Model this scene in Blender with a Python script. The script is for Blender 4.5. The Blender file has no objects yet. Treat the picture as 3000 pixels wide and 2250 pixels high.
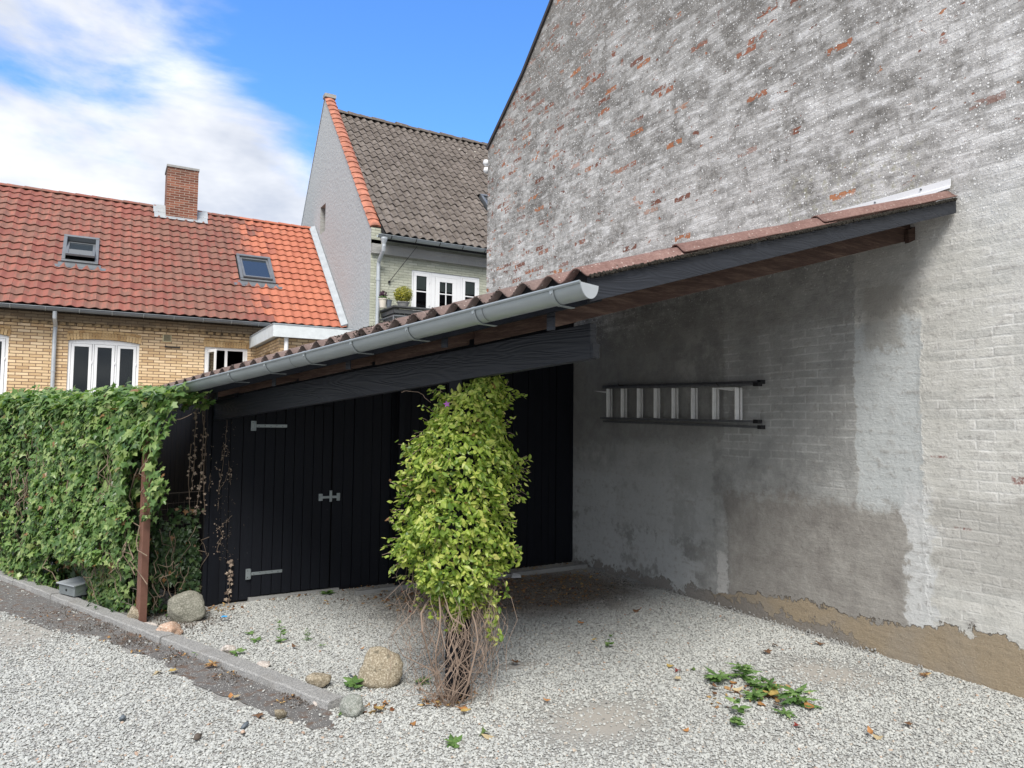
import bpy, bmesh, math, random
import numpy as np
from mathutils import Vector, Matrix, noise as mn
R_ = math.radians
random.seed(7); rng = np.random.default_rng(7)
scene = bpy.context.scene
col = scene.collection

# ------------------------------------------------------------------ camera
YAW, PITCH, ROLL, EYE, FPX = R_(29.5), R_(3.25), R_(0.6), 1.65, 2110.0
cF = Vector((math.sin(YAW)*math.cos(PITCH), math.cos(YAW)*math.cos(PITCH), math.sin(PITCH)))
cR0 = Vector((math.cos(YAW), -math.sin(YAW), 0)); cU0 = cR0.cross(cF)
cR = cR0*math.cos(ROLL)+cU0*math.sin(ROLL); cU = cU0*math.cos(ROLL)-cR0*math.sin(ROLL)
cam = bpy.data.cameras.new('camera'); cam.sensor_width = 36; cam.lens = FPX/3000*36
cam.clip_start = 0.05; cam.clip_end = 2000
co = bpy.data.objects.new('camera', cam); col.objects.link(co)
M4 = Matrix((cR, cU, -cF)).transposed().to_4x4(); M4.translation = (0, 0, EYE); co.matrix_world = M4
scene.camera = co
EYEV = Vector((0, 0, EYE))
def ray(x, y): return (cF*FPX+cR*(x-1500)-cU*(y-1125)).normalized()
def hit(x, y, p, n):
    d = ray(x, y); n = Vector(n); return EYEV+d*((Vector(p)-EYEV).dot(n)/d.dot(n))
def gr(x, y): return hit(x, y, (0, 0, 0), (0, 0, 1))

# ------------------------------------------------------------------ sky and sun
SUN_EL, SUN_AZ = R_(50), R_(208)          # azimuth clockwise from +Y
w = bpy.data.worlds.new('World'); scene.world = w; w.use_nodes = True
SKY_STRENGTH = 0.13
sun = bpy.data.lights.new('sun', 'SUN'); sun.energy = 2.3; sun.angle = R_(24); sun.color = (1, .96, .9)
so = bpy.data.objects.new('sun', sun); col.objects.link(so)
sd = Vector((math.sin(SUN_AZ)*math.cos(SUN_EL), math.cos(SUN_AZ)*math.cos(SUN_EL), math.sin(SUN_EL)))
so.rotation_euler = sd.to_track_quat('Z', 'Y').to_euler(); so.location = (0, -6, 14)
scene.view_settings.view_transform = 'Standard'; scene.view_settings.look = 'None'
scene.view_settings.gamma = 1; scene.view_settings.exposure = 0.95

# ------------------------------------------------------------------ node helper
class S:
    def __init__(s, g, k): s.g = g; s.k = k
    def _m(s, op, o=None, rev=False):
        return s.g.m(op, o, s) if rev else s.g.m(op, s, o)
    def __add__(s, o): return s._m('ADD', o)
    def __radd__(s, o): return s._m('ADD', o)
    def __sub__(s, o): return s._m('SUBTRACT', o)
    def __rsub__(s, o): return s._m('SUBTRACT', o, True)
    def __mul__(s, o): return s._m('MULTIPLY', o)
    def __rmul__(s, o): return s._m('MULTIPLY', o)
    def __truediv__(s, o): return s._m('DIVIDE', o)
class G:
    def __init__(g, nt): g.nt = nt; g.N = nt.nodes; g.L = nt.links
    def new(g, t, **kw):
        n = g.N.new(t)
        for a, b in kw.items(): setattr(n, a, b)
        return n
    def put(g, sock, v):
        if isinstance(v, S): g.L.new(v.k, sock)
        elif v is not None:
            if isinstance(v, (tuple, list)) and len(v) == 3 and sock.type == 'RGBA': v = (*v, 1)
            sock.default_value = v
    def m(g, op, a, b=None, c=None, clamp=False):
        n = g.new('ShaderNodeMath', operation=op, use_clamp=clamp)
        g.put(n.inputs[0], a); g.put(n.inputs[1], b); g.put(n.inputs[2], c)
        return S(g, n.outputs[0])
    def ss(g, x, a, b, lo=0., hi=1.):
        n = g.new('ShaderNodeMapRange', interpolation_type='SMOOTHSTEP')
        if a > b: a, b, lo, hi = b, a, hi, lo
        g.put(n.inputs['Value'], x); n.inputs['From Min'].default_value = a; n.inputs['From Max'].default_value = b
        n.inputs['To Min'].default_value = lo; n.inputs['To Max'].default_value = hi
        return S(g, n.outputs[0])
    def mx(g, a, b): return g.m('MAXIMUM', a, b)
    def mi(g, a, b): return g.m('MINIMUM', a, b)
    def pos(g):
        n = g.new('ShaderNodeNewGeometry'); return S(g, n.outputs['Position'])
    def obj(g):
        n = g.new('ShaderNodeTexCoord'); return S(g, n.outputs['Object'])
    def island(g):
        n = g.new('ShaderNodeNewGeometry'); return S(g, n.outputs['Random Per Island'])
    def attr(g, name):
        n = g.new('ShaderNodeAttribute', attribute_name=name); return S(g, n.outputs['Fac'])
    def sep(g, v):
        n = g.new('ShaderNodeSeparateXYZ'); g.put(n.inputs[0], v); return [S(g, o) for o in n.outputs]
    def comb(g, x, y, z):
        n = g.new('ShaderNodeCombineXYZ'); g.put(n.inputs[0], x); g.put(n.inputs[1], y); g.put(n.inputs[2], z); return S(g, n.outputs[0])
    def scl(g, v, s):
        n = g.new('ShaderNodeVectorMath', operation='MULTIPLY'); g.put(n.inputs[0], v); n.inputs[1].default_value = s; return S(g, n.outputs[0])
    def vadd(g, a, b):
        n = g.new('ShaderNodeVectorMath', operation='ADD'); g.put(n.inputs[0], a); g.put(n.inputs[1], b); return S(g, n.outputs[0])
    def noise(g, v, scale, det=4, rough=.55, dist=0., col=False):
        n = g.new('ShaderNodeTexNoise'); g.put(n.inputs['Vector'], v)
        n.inputs['Scale'].default_value = scale; n.inputs['Detail'].default_value = det
        n.inputs['Roughness'].default_value = rough; n.inputs['Distortion'].default_value = dist
        return S(g, n.outputs['Color' if col else 'Fac'])
    def voro(g, v, scale, feat='F1', rnd=1., out='Distance'):
        n = g.new('ShaderNodeTexVoronoi', feature=feat); g.put(n.inputs['Vector'], v)
        n.inputs['Scale'].default_value = scale; n.inputs['Randomness'].default_value = rnd
        return S(g, n.outputs[out])
    def brick(g, v, bw=.24, rh=.0667, mort=.006, smooth=.3, c1=0., c2=1., cm=.5):
        n = g.new('ShaderNodeTexBrick'); g.put(n.inputs['Vector'], v)
        n.inputs['Scale'].default_value = 1; n.inputs['Brick Width'].default_value = bw; n.inputs['Row Height'].default_value = rh
        n.inputs['Mortar Size'].default_value = mort; n.inputs['Mortar Smooth'].default_value = smooth
        n.inputs['Color1'].default_value = (c1, c1, c1, 1); n.inputs['Color2'].default_value = (c2, c2, c2, 1); n.inputs['Mortar'].default_value = (cm, cm, cm, 1)
        return S(g, n.outputs['Color']), S(g, n.outputs['Fac'])
    def mix(g, f, a, b, mode='MIX'):
        n = g.new('ShaderNodeMix', data_type='RGBA', blend_type=mode)
        n.clamp_factor = True
        g.put(n.inputs[0], f); g.put(n.inputs[6], a); g.put(n.inputs[7], b); return S(g, n.outputs[2])
    def ramp(g, f, stops):
        n = g.new('ShaderNodeValToRGB'); g.put(n.inputs[0], f); cr = n.color_ramp
        while len(cr.elements) < len(stops): cr.elements.new(.5)
        for e, (p, c) in zip(cr.elements, stops): e.position = p; e.color = (*c, 1)
        return S(g, n.outputs[0])
    def bump(g, h, strength=.5, dist=.01, normal=None):
        n = g.new('ShaderNodeBump'); n.inputs['Strength'].default_value = strength; n.inputs['Distance'].default_value = dist
        g.put(n.inputs['Height'], h)
        if normal: g.put(n.inputs['Normal'], normal)
        return S(g, n.outputs[0])

def mat(name, fn, rough=.8, metal=0., spec=.4, sub=None):
    m = bpy.data.materials.new(name); m.use_nodes = True; g = G(m.node_tree)
    b = m.node_tree.nodes['Principled BSDF']
    b.inputs['Roughness'].default_value = rough; b.inputs['Metallic'].default_value = metal
    b.inputs['Specular IOR Level'].default_value = spec
    r = fn(g)
    if not isinstance(r, dict): r = {'c': r}
    if 'c' in r: g.put(b.inputs['Base Color'], r['c'])
    if 'n' in r: g.put(b.inputs['Normal'], r['n'])
    if 'r' in r: g.put(b.inputs['Roughness'], r['r'])
    if 't' in r:
        t = g.new('ShaderNodeBsdfTranslucent'); g.put(t.inputs['Color'], r['tc']); x = g.new('ShaderNodeMixShader')
        x.inputs[0].default_value = r['t']; g.L.new(b.outputs[0], x.inputs[1]); g.L.new(t.outputs[0], x.inputs[2])
        g.L.new(x.outputs[0], m.node_tree.nodes['Material Output'].inputs[0])
    return m
def plain(name, c, rough=.6, var=.12, scale=9, metal=0, spec=.4, bump=0):
    def f(g):
        p = g.pos(); n = g.noise(p, scale, 5, .6); n2 = g.noise(p, scale*9, 3)
        k = (n-.5)*var*2+(n2-.5)*var+1.
        c2 = g.mix(1., c, g.comb(k, k, k), 'MULTIPLY')
        d = {'c': c2}
        if bump: d['n'] = g.bump(n2, bump, .004)
        return d
    return mat(name, f, rough, metal, spec)

# world nodes: physical sky with cumulus over it
def world():
    g = G(w.node_tree); bg = w.node_tree.nodes['Background']
    sky = g.new('ShaderNodeTexSky', sky_type='NISHITA'); sky.sun_disc = False
    sky.sun_elevation = SUN_EL; sky.sun_rotation = SUN_AZ; sky.air_density = 1.35; sky.dust_density = .15; sky.ozone_density = 2.2
    tc = g.new('ShaderNodeTexCoord'); d = S(g, tc.outputs['Generated'])
    x, y, z = g.sep(d)
    zz = g.mx(z, 0.)+.22
    pl = g.comb(x/zz, y/zz, 0.)
    n = g.noise(g.vadd(pl, (5.3, 1.2, 0)), 1.7, 9, .56, .3)
    n2 = g.noise(g.vadd(pl, (3.1, 7.7, 0)), .5, 3, .5)
    # the cloud bank lies to the north-west and thins towards the north-east and the zenith
    side = g.ss(x*.93-y*.02, -.10, .42)
    up = g.ss(z, .18, .62)
    bias = .125-side*(.21-g.ss(z, .42, .16)*.12)-up*.04
    low = g.ss(z, .36, .14)*.17
    unseen_cloud = g.ss(y, .25, -.35)*.30+g.ss(x, .75, .98)*.25  # unseen cloud added outside the view to make the fill light less blue
    def lobe(px, py, a, b, k):
        dv = ray(px, py); nn = g.new('ShaderNodeVectorMath', operation='DOT_PRODUCT'); g.put(nn.inputs[0], d); nn.inputs[1].default_value = dv
        return g.ss(S(g, nn.outputs['Value']), a, b)*k
    bias = bias+lobe(240, 200, .93, .995, .085)-lobe(90, 470, .975, 1., .07)+lobe(620, 560, .95, .995, .06)-lobe(1250, 30, .94, .995, .17)-lobe(800, 120, .96, .999, .04)+lobe(1330, 430, .985, .9995, .12)
    f = g.ss(n+n2*.25+bias+low+unseen_cloud, .60, .80)
    sh = g.noise(g.vadd(pl, (.08, .05, 0)), 1.9, 5, .6)
    cc = g.ramp(sh, [(.34, (2.7, 2.85, 3.15)), (.5, (3.8, 3.85, 3.95)), (.62, (4.7, 4.7, 4.7))])
    skc = g.mix(1., S(g, sky.outputs[0]), (.40, .68, 1.08), 'MULTIPLY')
    g.put(bg.inputs[0], g.mix(f*.93, skc, cc)); bg.inputs[1].default_value = SKY_STRENGTH
world()

# ------------------------------------------------------------------ mesh helper
class MB:
    def __init__(s): s.v = []; s.f = []; s.at = []
    def add(s, vs, fs, a=None):
        o = len(s.v); s.v += [tuple(p) for p in vs]; s.f += [tuple(i+o for i in f) for f in fs]
        s.at += [a if a is not None else 0.]*len(vs)
    def hexa(s, P, a=None):   # 8 points: bottom 4 ccw, top 4 ccw
        s.add(P, [(0, 3, 2, 1), (4, 5, 6, 7), (0, 1, 5, 4), (1, 2, 6, 5), (2, 3, 7, 6), (3, 0, 4, 7)], a)
    def box(s, x0, x1, y0, y1, z0, z1, a=None):
        s.hexa([(x0, y0, z0), (x1, y0, z0), (x1, y1, z0), (x0, y1, z0), (x0, y0, z1), (x1, y0, z1), (x1, y1, z1), (x0, y1, z1)], a)
    def bar(s, p, q, wd, ht, up=(0, 0, 1), a=None):   # box along p-q centred on the line
        p = Vector(p); q = Vector(q); d = (q-p).normalized(); u = Vector(up); r = d.cross(u).normalized(); u = r.cross(d)
        r = r*wd/2; u = u*ht/2
        s.hexa([p-r-u, p+r-u, q+r-u, q-r-u, p-r+u, p+r+u, q+r+u, q-r+u], a)
    def tube(s, pts, r, n=6, cap=True, a=None):
        pts = [Vector(p) for p in pts]; rs = r if hasattr(r, '__len__') else [r]*len(pts)
        vs = []; prev = None
        for i, p in enumerate(pts):
            d = (pts[min(i+1, len(pts)-1)]-pts[max(i-1, 0)])
            if d.length < 1e-9: d = Vector((0, 0, 1))
            d.normalize()
            u = (prev-d*prev.dot(d)) if prev else (Vector((0, 0, 1)) if abs(d.z) < .9 else Vector((1, 0, 0))).cross(d)
            if u.length < 1e-6: u = d.orthogonal()
            u.normalize(); prev = u; v = d.cross(u)
            for k in range(n):
                t = 2*math.pi*k/n; vs.append(p+(u*math.cos(t)+v*math.sin(t))*rs[i])
        fs = [(i*n+k, i*n+(k+1) % n, (i+1)*n+(k+1) % n, (i+1)*n+k) for i in range(len(pts)-1) for k in range(n)]
        if cap: fs += [tuple(range(n-1, -1, -1)), tuple((len(pts)-1)*n+k for k in range(n))]
        s.add(vs, fs, a)
    def prism(s, poly, h, a=None):   # list of 3D points, extruded by vector h
        n = len(poly); h = Vector(h); b = [Vector(p) for p in poly]; t = [p+h for p in b]
        s.add(b+t, [tuple(range(n-1, -1, -1)), tuple(range(n, 2*n))]+[(i, (i+1) % n, n+(i+1) % n, n+i) for i in range(n)], a)
    def lathe(s, prof, c, n=20, a=None):
        vs = []; c = Vector(c)
        for r, z in prof:
            for k in range(n):
                t = 2*math.pi*k/n; vs.append(c+Vector((r*math.cos(t), r*math.sin(t), z)))
        fs = [(i*n+k, i*n+(k+1) % n, (i+1)*n+(k+1) % n, (i+1)*n+k) for i in range(len(prof)-1) for k in range(n)]
        s.add(vs, fs, a)
    def build(s, name, m, parent=None, smooth=False, bev=0, at=False, **tags):
        me = bpy.data.meshes.new(name)
        if isinstance(s.v, list): me.from_pydata(s.v, [], s.f)
        me.materials.append(m)
        if at:
            A = me.attributes.new('var', 'FLOAT', 'POINT'); A.data.foreach_set('value', s.at)
        if smooth:
            me.polygons.foreach_set('use_smooth', [True]*len(me.polygons))
        me.update()
        return link(name, me, parent, bev, smooth, **tags)
def link(name, me, parent=None, bev=0, smooth=False, **tags):
    o = bpy.data.objects.new(name, me); col.objects.link(o)
    if parent is not None:
        o.parent = parent
        q = parent; off = Vector((0, 0, 0))
        while q is not None: off += q.location; q = q.parent
        o.location = -off
    if bev:
        b = o.modifiers.new('bevel', 'BEVEL'); b.width = bev; b.segments = 2; b.limit_method = 'ANGLE'; b.angle_limit = R_(40)
    if smooth == 'auto':
        pass
    for k, v in tags.items(): o[k] = v
    return o
def npmesh(name, V, F, m, parent=None, smooth=False, **tags):
    """V (n,3) float, F (k,c) int arrays"""
    me = bpy.data.meshes.new(name); k, c = F.shape
    me.vertices.add(len(V)); me.vertices.foreach_set('co', V.astype(np.float32).ravel())
    me.loops.add(k*c); me.loops.foreach_set('vertex_index', F.astype(np.int32).ravel())
    me.polygons.add(k); me.polygons.foreach_set('loop_start', np.arange(0, k*c, c, dtype=np.int32))
    me.polygons.foreach_set('loop_total', np.full(k, c, dtype=np.int32))
    me.polygons.foreach_set('use_smooth', np.full(k, smooth, dtype=bool))
    me.update(calc_edges=True); me.validate(); me.materials.append(m)
    return link(name, me, parent, 0, smooth, **tags)
def thing(name, label, cat, loc=(0, 0, 0), group=None, **kw):
    o = bpy.data.objects.new(name, None); col.objects.link(o); o.location = loc; o.empty_display_size = .1
    o['label'] = label; o['category'] = cat
    if group: o['group'] = group
    return o
def copy_tree(o, parent=None):
    c = o.copy(); col.objects.link(c)
    if parent is not None: c.parent = parent
    for ch in list(o.children): copy_tree(ch, c)
    return c

# ------------------------------------------------------------------ materials
def f_gravelbase(g):
    p = g.pos(); x, y, z = g.sep(p)
    v = g.voro(p, 62); c = g.voro(p, 62, out='Color'); cs = g.sep(c)[0]
    n = g.noise(p, 1.3, 5, .6); fine = g.noise(p, 160, 2)
    st = g.ramp(cs, [(0, (.26, .26, .245)), (.5, (.32, .32, .305)), (1, (.38, .38, .36))])
    st = g.mix(g.ss(v, .35, .62), st, (.30, .295, .28))
    dust = g.mix(fine, (.29, .27, .24), (.41, .385, .35))
    def blob(cx, cy, rx, ry):
        a = (x-cx)/rx; b = (y-cy)/ry; return g.ss(g.m('SQRT', a*a+b*b)+(n-.5)*1.1+(g.noise(p, 7, 4, .7)-.5)*.7, 1.15, .35)
    m = None
    for b in DUST:
        k = blob(*b); m = k if m is None else g.mx(m, k)
    c = g.mix(m*g.ss(fine+n*.5, .45, .8)*.9, st, dust)
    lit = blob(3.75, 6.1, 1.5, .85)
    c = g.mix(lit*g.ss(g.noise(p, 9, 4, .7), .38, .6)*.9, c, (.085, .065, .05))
    return {'c': c, 'n': g.bump(g.ss(v, .6, .1)*(1.-m)+fine*.3, .8, .007)}
DUST = [(gr(1760, 2110).x, gr(1760, 2110).y, .42, .30), (gr(2420, 1975).x, gr(2420, 1975).y, .30, .34), (gr(1510, 1952).x, gr(1510, 1952).y, .22, .06),
        (gr(60, 1850).x, gr(60, 1850).y, .30, .7), (gr(2050, 1740).x, gr(2050, 1740).y, .18, .5), (.62, 6.55, .35, .25), (gr(2500, 1880).x, gr(2500, 1880).y, .14, .5)]
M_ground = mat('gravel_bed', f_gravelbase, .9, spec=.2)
def f_stone(g):
    r = g.island(); p = g.pos(); n = g.noise(p, 220, 3)
    r2 = g.m('FRACT', r*57.31)
    c = g.ramp(r, [(0, (.22, .22, .22)), (.03, (.37, .375, .362)), (.3, (.435, .445, .425)), (.65, (.48, .49, .468)), (.97, (.54, .545, .515)), (.99, (.50, .43, .35)), (1, (.40, .26, .19))])
    big = g.noise(p, .8, 3, .5)
    k = (n-.5)*.3+(big-.5)*.3+.93
    x, y, z = g.sep(p)
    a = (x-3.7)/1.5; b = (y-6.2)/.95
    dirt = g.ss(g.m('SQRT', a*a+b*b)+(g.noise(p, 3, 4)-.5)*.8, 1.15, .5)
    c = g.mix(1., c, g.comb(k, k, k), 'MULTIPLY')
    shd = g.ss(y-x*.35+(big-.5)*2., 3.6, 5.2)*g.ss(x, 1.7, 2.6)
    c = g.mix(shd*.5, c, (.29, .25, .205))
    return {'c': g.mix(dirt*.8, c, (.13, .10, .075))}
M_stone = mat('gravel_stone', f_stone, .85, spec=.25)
def f_asph(g):
    p = g.pos(); v = g.voro(p, 95); r = g.sep(g.voro(p, 95, out='Color'))[0]
    n = g.noise(p, 2.2, 5, .6); n2 = g.noise(p, 14, 4, .65)
    c = g.mix(n, (.10, .098, .097), (.185, .178, .172))
    c = g.mix(g.ss(v, .33, .22)*g.ss(r, .45, .6), c, (.56, .55, .52))
    c = g.mix(g.ss(n2+n*.35, .66, .84)*.85, c, (.13, .088, .066))
    return {'c': c, 'n': g.bump(v, .35, .003)}
M_asph = mat('aggregate_slab', f_asph, .9, spec=.2)
def f_granite(g):
    p = g.pos(); v = g.voro(p, 240, out='Color'); a = g.sep(v)[0]; n = g.noise(p, 5, 5, .6)
    c = g.ramp(a, [(0, (.14, .14, .14)), (.35, (.25, .25, .245)), (1, (.42, .415, .40))])
    c = g.mix(g.ss(n, .5, .75)*.5, c, (.20, .185, .165))
    return {'c': c, 'n': g.bump(a+n, .25, .002)}
M_granite = mat('kerb_granite', f_granite, .85, spec=.25)

def f_bigwall(g):
    """old limewashed brick gable: coordinates Y along the wall, Z up"""
    p = g.pos(); x, y, z = g.sep(p)
    wn = g.noise(p, 2.2, 3, .5, col=True)
    wv = g.vadd(p, g.scl(wn, (.0, .03, .03)))
    _, y2, z2 = g.sep(wv)
    v2 = g.comb(y2, z2, 0.)
    bc, bm = g.brick(v2, .24, .0667, .007, .5)
    bc = g.sep(bc)[0]
    bm2 = g.brick(g.comb(y2+.0, z2+.0, 0.), .24, .0667, .012, 1.)[1]
    n05 = g.noise(p, .55, 5, .6); n1 = g.noise(p, 1.4, 6, .62); n4 = g.noise(p, 5.5, 6, .68); n15 = g.noise(p, 17, 5, .7); n60 = g.noise(p, 70, 4, .7)
    crs = g.noise(g.comb(0., y*1.6, z*9.), 2., 5, .65)      # streaks lying along the courses
    def sb(v, a, b, s): return g.mi(g.ss(v, a-s, a+s), g.ss(v, b+s, b-s))
    warp = (n4-.5)*.30+(n1-.5)*.25
    yw = y+warp; zw = z+warp*.8
    # ---- upper, rough and grimy
    t = n1*.5+n4*.45+crs*.45+n15*.40-.40+g.ss(z, 5.2, 3.4)*.07
    up = g.ramp(t, [(.30, (.11, .105, .097)), (.43, (.24, .23, .215)), (.55, (.45, .44, .422)), (.70, (.72, .71, .69))])
    grime = g.ss(z-y*.06+(n05-.5)*2.2, 4.3, 6.2)*.7
    up = g.mix(grime, up, g.mix(n15, (.13, .12, .105), (.31, .295, .27)))
    up = g.mix(g.ss(n60, .5, .72)*.55, up, (.115, .11, .10))
    vd = g.voro(p, 27.); vr = g.sep(g.voro(p, 27., out='Color'))[0]
    spots = g.ss(vd, .25, .17)*g.ss(vr+(n1-.5)*.5, .12, .24)
    vd2 = g.voro(p, 55.); vr2 = g.sep(g.voro(p, 55., out='Color'))[0]
    spots2 = g.ss(vd2, .30, .18)*g.ss(vr2, .32, .42)
    sp = g.mx(spots, spots2*.85)
    upmask = g.ss(zw+y*.10, 3.15, 3.75)
    sandy = g.ss(zw+y*.1, 2.9, 3.7)
    # ---- lower right, painted brick
    low = g.ramp(n4*.5+n15*.3+n1*.25, [(.35, (.56, .55, .51)), (.52, (.68, .67, .63)), (.7, (.78, .77, .74))])
    low = g.mix(bm2*g.ss(n4*.6+n1*.4, .46, .6)*.6, low, (.82, .82, .80))
    low = g.mix(g.ss(bc, .55, .75)*.35, low, (.47, .475, .455))
    low = g.mix(sb(yw, 2.30, 2.92, .05)*sb(zw, .62, 1.20, .08)*.55, low, (.42, .405, .375))
    # ---- patches
    yc = y+(n15-.5)*.10+(n4-.5)*.16
    band = sb(yc, 2.985, 3.50, .008)*sb(zw, 1.05, 2.44, .03)
    low = g.mix(band*.9, low, g.mix(n4*.5+n15*.5, (.47, .50, .505), (.70, .73, .735)))
    left = g.ss(yc, 3.49, 3.51)
    cl = g.ramp(n1*.4+n4*.45+n15*.2, [(.38, (.25, .25, .242)), (.50, (.38, .38, .37)), (.62, (.55, .555, .54))])
    pan = sb(y+(n4-.5)*.12, 3.5, 4.86, .02)*sb(z+(n4-.5)*.10, 1.35, 2.52, .03)
    cl = g.mix(pan*.4, cl, g.mix(g.ss(bc, .2, .9), (.45, .45, .44), (.35, .35, .34)))
    cl = g.mix(bm2*g.ss(n4*.6+n1*.4, .42, .56)*pan*.65, cl, (.64, .645, .63))
    low = g.mix(left, low, cl)
    zc = z+(n4-.5)*.45+(n15-.5)*.25
    low = g.mix(g.ss(yc, 4.83, 4.86)*g.ss(zc+(y-4.9)*.05, 1.50, 1.58)*.62, low, g.mix(n4, (.20, .20, .195), (.33, .325, .31)))
    low = g.mix(g.ss(zc, 2.47, 2.53)*g.ss(y, 2.9, 3.05)*.5, low, g.mix(n4, (.20, .195, .185), (.36, .35, .33)))  # dirty brown-grey upper zone, with some roof shade painted into the colour
    brown = sb(yw*.6+y*.4+(n15-.5)*.2, 3.08, 4.84, .07)*g.ss(zw+(n15-.5)*.45+(crs-.5)*.2, 1.14, 1.00)
    low = g.mix(brown*(.72+n1*.4), low, g.ramp(n4*.5+n60*.3+n1*.3, [(.4, (.23, .21, .195)), (.55, (.34, .32, .295)), (.7, (.46, .44, .41))]))
    low = g.mix(g.ss(yw, 5.0, 5.3)*g.ss(zw, 1.25, 1.05)*g.ss(n1+n4*.6, .70, .78)*.85, low, (.56, .575, .575))
    low = g.mix(sb(y+(n4-.5)*.2, 4.98, 6.45, .02)*sb(zc, .55, 1.42, .03)*.62, low, g.mix(n4*.6+n15*.4, (.38, .385, .38), (.62, .63, .62)))
    low = g.mix(sb(yw, 4.9, 5.5, .04)*sb(zw, 1.9, 2.6, .1)*g.ss(n4, .45, .6)*.5, low, (.5, .49, .47))
    pale = sb(y+(n4-.5)*.30+(n15-.5)*.12, 2.93, 3.11, .015)*g.ss(z, .15, .3)*g.ss(z, 1.35, 1.1)
    low = g.mix(pale*.85, low, (.69, .70, .70))
    low = g.mix(sb(yc, 4.80, 4.93, .008)*sb(zw, .05, .50, .02), low, (.62, .61, .59))
    low = g.mix(g.ss(g.m('ABSOLUTE', yc-4.80), .018, .004)*g.ss(z, 1.2, .7)*.3, low, (.16, .155, .15))
    drip = sb(y+(n15-.5)*.2, 3.12, 3.42, .04)*sb(z+(n15-.5)*.35, 2.24, 2.72, .03)
    low = g.mix(drip*.6, low, (.34, .32, .285))
    patches = g.mix(g.ss(n15*.5+crs*.5+n4*.2, .60, .74)*.5, low, (.36, .34, .315))
    br_ = g.m('FRACT', bc*13.7)
    up = g.mix(g.ss(br_, .72, .76)*.30*g.ss(n4, .45, .5), up, (.74, .735, .72))
    up = g.mix(g.ss(br_, .22, .18)*.28, up, (.17, .165, .155))
    up = g.mix(bm*.30, up, (.20, .195, .18))
    c = g.mix(upmask, patches, up)
    c = g.mix(g.ss(n60*.5+n15*.5, .52, .62)*.22, c, (.14, .135, .125))
    # yellow-green algae over the flashing
    c = g.mix(sb(yw, 2.9, 4.2, .2)*sb(zw, 3.3, 3.75, .1)*g.ss(n15, .5, .65)*.5, c, (.27, .26, .15))
    # white trails of plaster
    c = g.mix(g.ss(crs+(n4-.5)*.5+(n05-.5)*.4+g.ss(z, 5.2, 3.6)*.05, .57, .74)*upmask*.8, c, (.70, .70, .69))
    gr_ = g.noise(p, 150, 2, .7)
    gk_ = 1.+(gr_-.5)*1.1*(.35+upmask*.65)
    c = g.mix(1., c, g.comb(gk_, gk_, gk_), 'MULTIPLY')
    pit = g.ss(g.voro(g.vadd(p, (3.3, 1.1, 2.2)), 38), .16, .10)*upmask
    c = g.mix(pit*.6, c, (.07, .065, .06))
    c = g.mix(sp*sandy*.85, c, (.86, .86, .84))
    # exposed bricks: whole bricks chosen at random, denser near the far edge
    edge = g.ss(y, 4.6, 9.0)+g.ss(n05, .5, .62)*.25
    chip = g.noise(g.scl(p, (1, .6, 1.4)), 8, 4, .6)
    pick = g.ss(bc+edge*.07+(n1-.5)*.16, .90, .915)*g.ss(chip+edge*.04, .47, .50)
    clus = g.ss(n4*.6+n1*.4+edge*.06, .625, .65)*g.ss(bc, .25, .3)*g.ss(chip, .42, .46)
    n20 = g.noise(g.scl(p, (1, .8, 1.3)), 16, 4, .6)
    pick = g.ss(bc+edge*.05+(n1-.5)*.16, .955, .962)*g.ss(n20, .45, .48)
    frag = g.ss(n20*.6+chip*.4+edge*.045+(n1-.5)*.12, .600, .618)*g.ss(bc, .35, .4)
    redm = g.mx(g.mx(pick, frag), clus)*g.ss(bm, .6, .2)*g.ss(z+(n4-.5)*.3, 3.42, 3.5)*g.ss(vd, .15, .25)
    edgeb = g.ss(y+(z-5.95)*1.2+(n4-.5)*.3, 9.50, 9.70)*g.ss(n15, .4, .5)*g.ss(bm, .6, .2)*g.ss(y, 6.2, 7.)*g.ss(z, 5., 5.6)
    redm = g.mx(redm, edgeb)
    redm = redm*(.55+g.ss(g.m('FRACT', bc*61.), .15, .6)*.45)
    rc = g.ramp(g.m('FRACT', bc*37.)+(n60-.5)*.6, [(0, (.17, .068, .046)), (.6, (.31, .115, .068)), (1, (.46, .185, .08))])
    c = g.mix(redm*.93, c, rc)
    lr = g.mx(g.mx(sb(y, 2.30, 2.42, .01)*sb(z, 1.31, 1.36, .005), sb(y, 2.1, 2.22, .01)*sb(z, 1.29, 1.34, .005)), g.mx(sb(y, 2.82, 2.93, .01)*sb(z, 1.455, 1.47, .003), sb(y, 2.68, 2.78, .02)*sb(z, .985, 1.0, .004)))*g.ss(n60*.6+n15*.4, .44, .52)
    c = g.mix(lr*.75, c, (.25, .085, .07))
    # sandy, unpainted foot
    edge_h = .10+g.ss(y, 5.2, 4.2)*.13+g.ss(y, 3.4, 2.6)*.10-g.ss(y, 2.6, 1.6)*.12+(n4-.5)*.34+(n15-.5)*.05
    sand = g.ss(edge_h-z, -.004, .008)*g.ss(y, 5.15, 4.95)
    sg = g.noise(p, 240, 3, .7)
    sc = g.mix(g.ss(sg, .3, .72), (.25, .19, .125), (.50, .41, .29))
    sc = g.mix(g.ss(n1, .4, .65)*.5+.1, sc, (.33, .30, .265))
    sc = g.mix(g.ss(g.voro(p, 110), .22, .12)*.7, sc, (.62, .57, .47))
    c = g.mix(sand, c, sc)
    crack = g.ss(g.m('ABSOLUTE', edge_h-z), .009, .002)*g.ss(y, 5.15, 4.95)*g.ss(n4, .44, .52)
    c = g.mix(crack*.8, c, (.09, .08, .07))
    crum = g.ss(.10+(n4-.5)*.7+(n15-.5)*.1-z, 0., .02)*g.ss(y, 3.3, 3.7)
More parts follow.
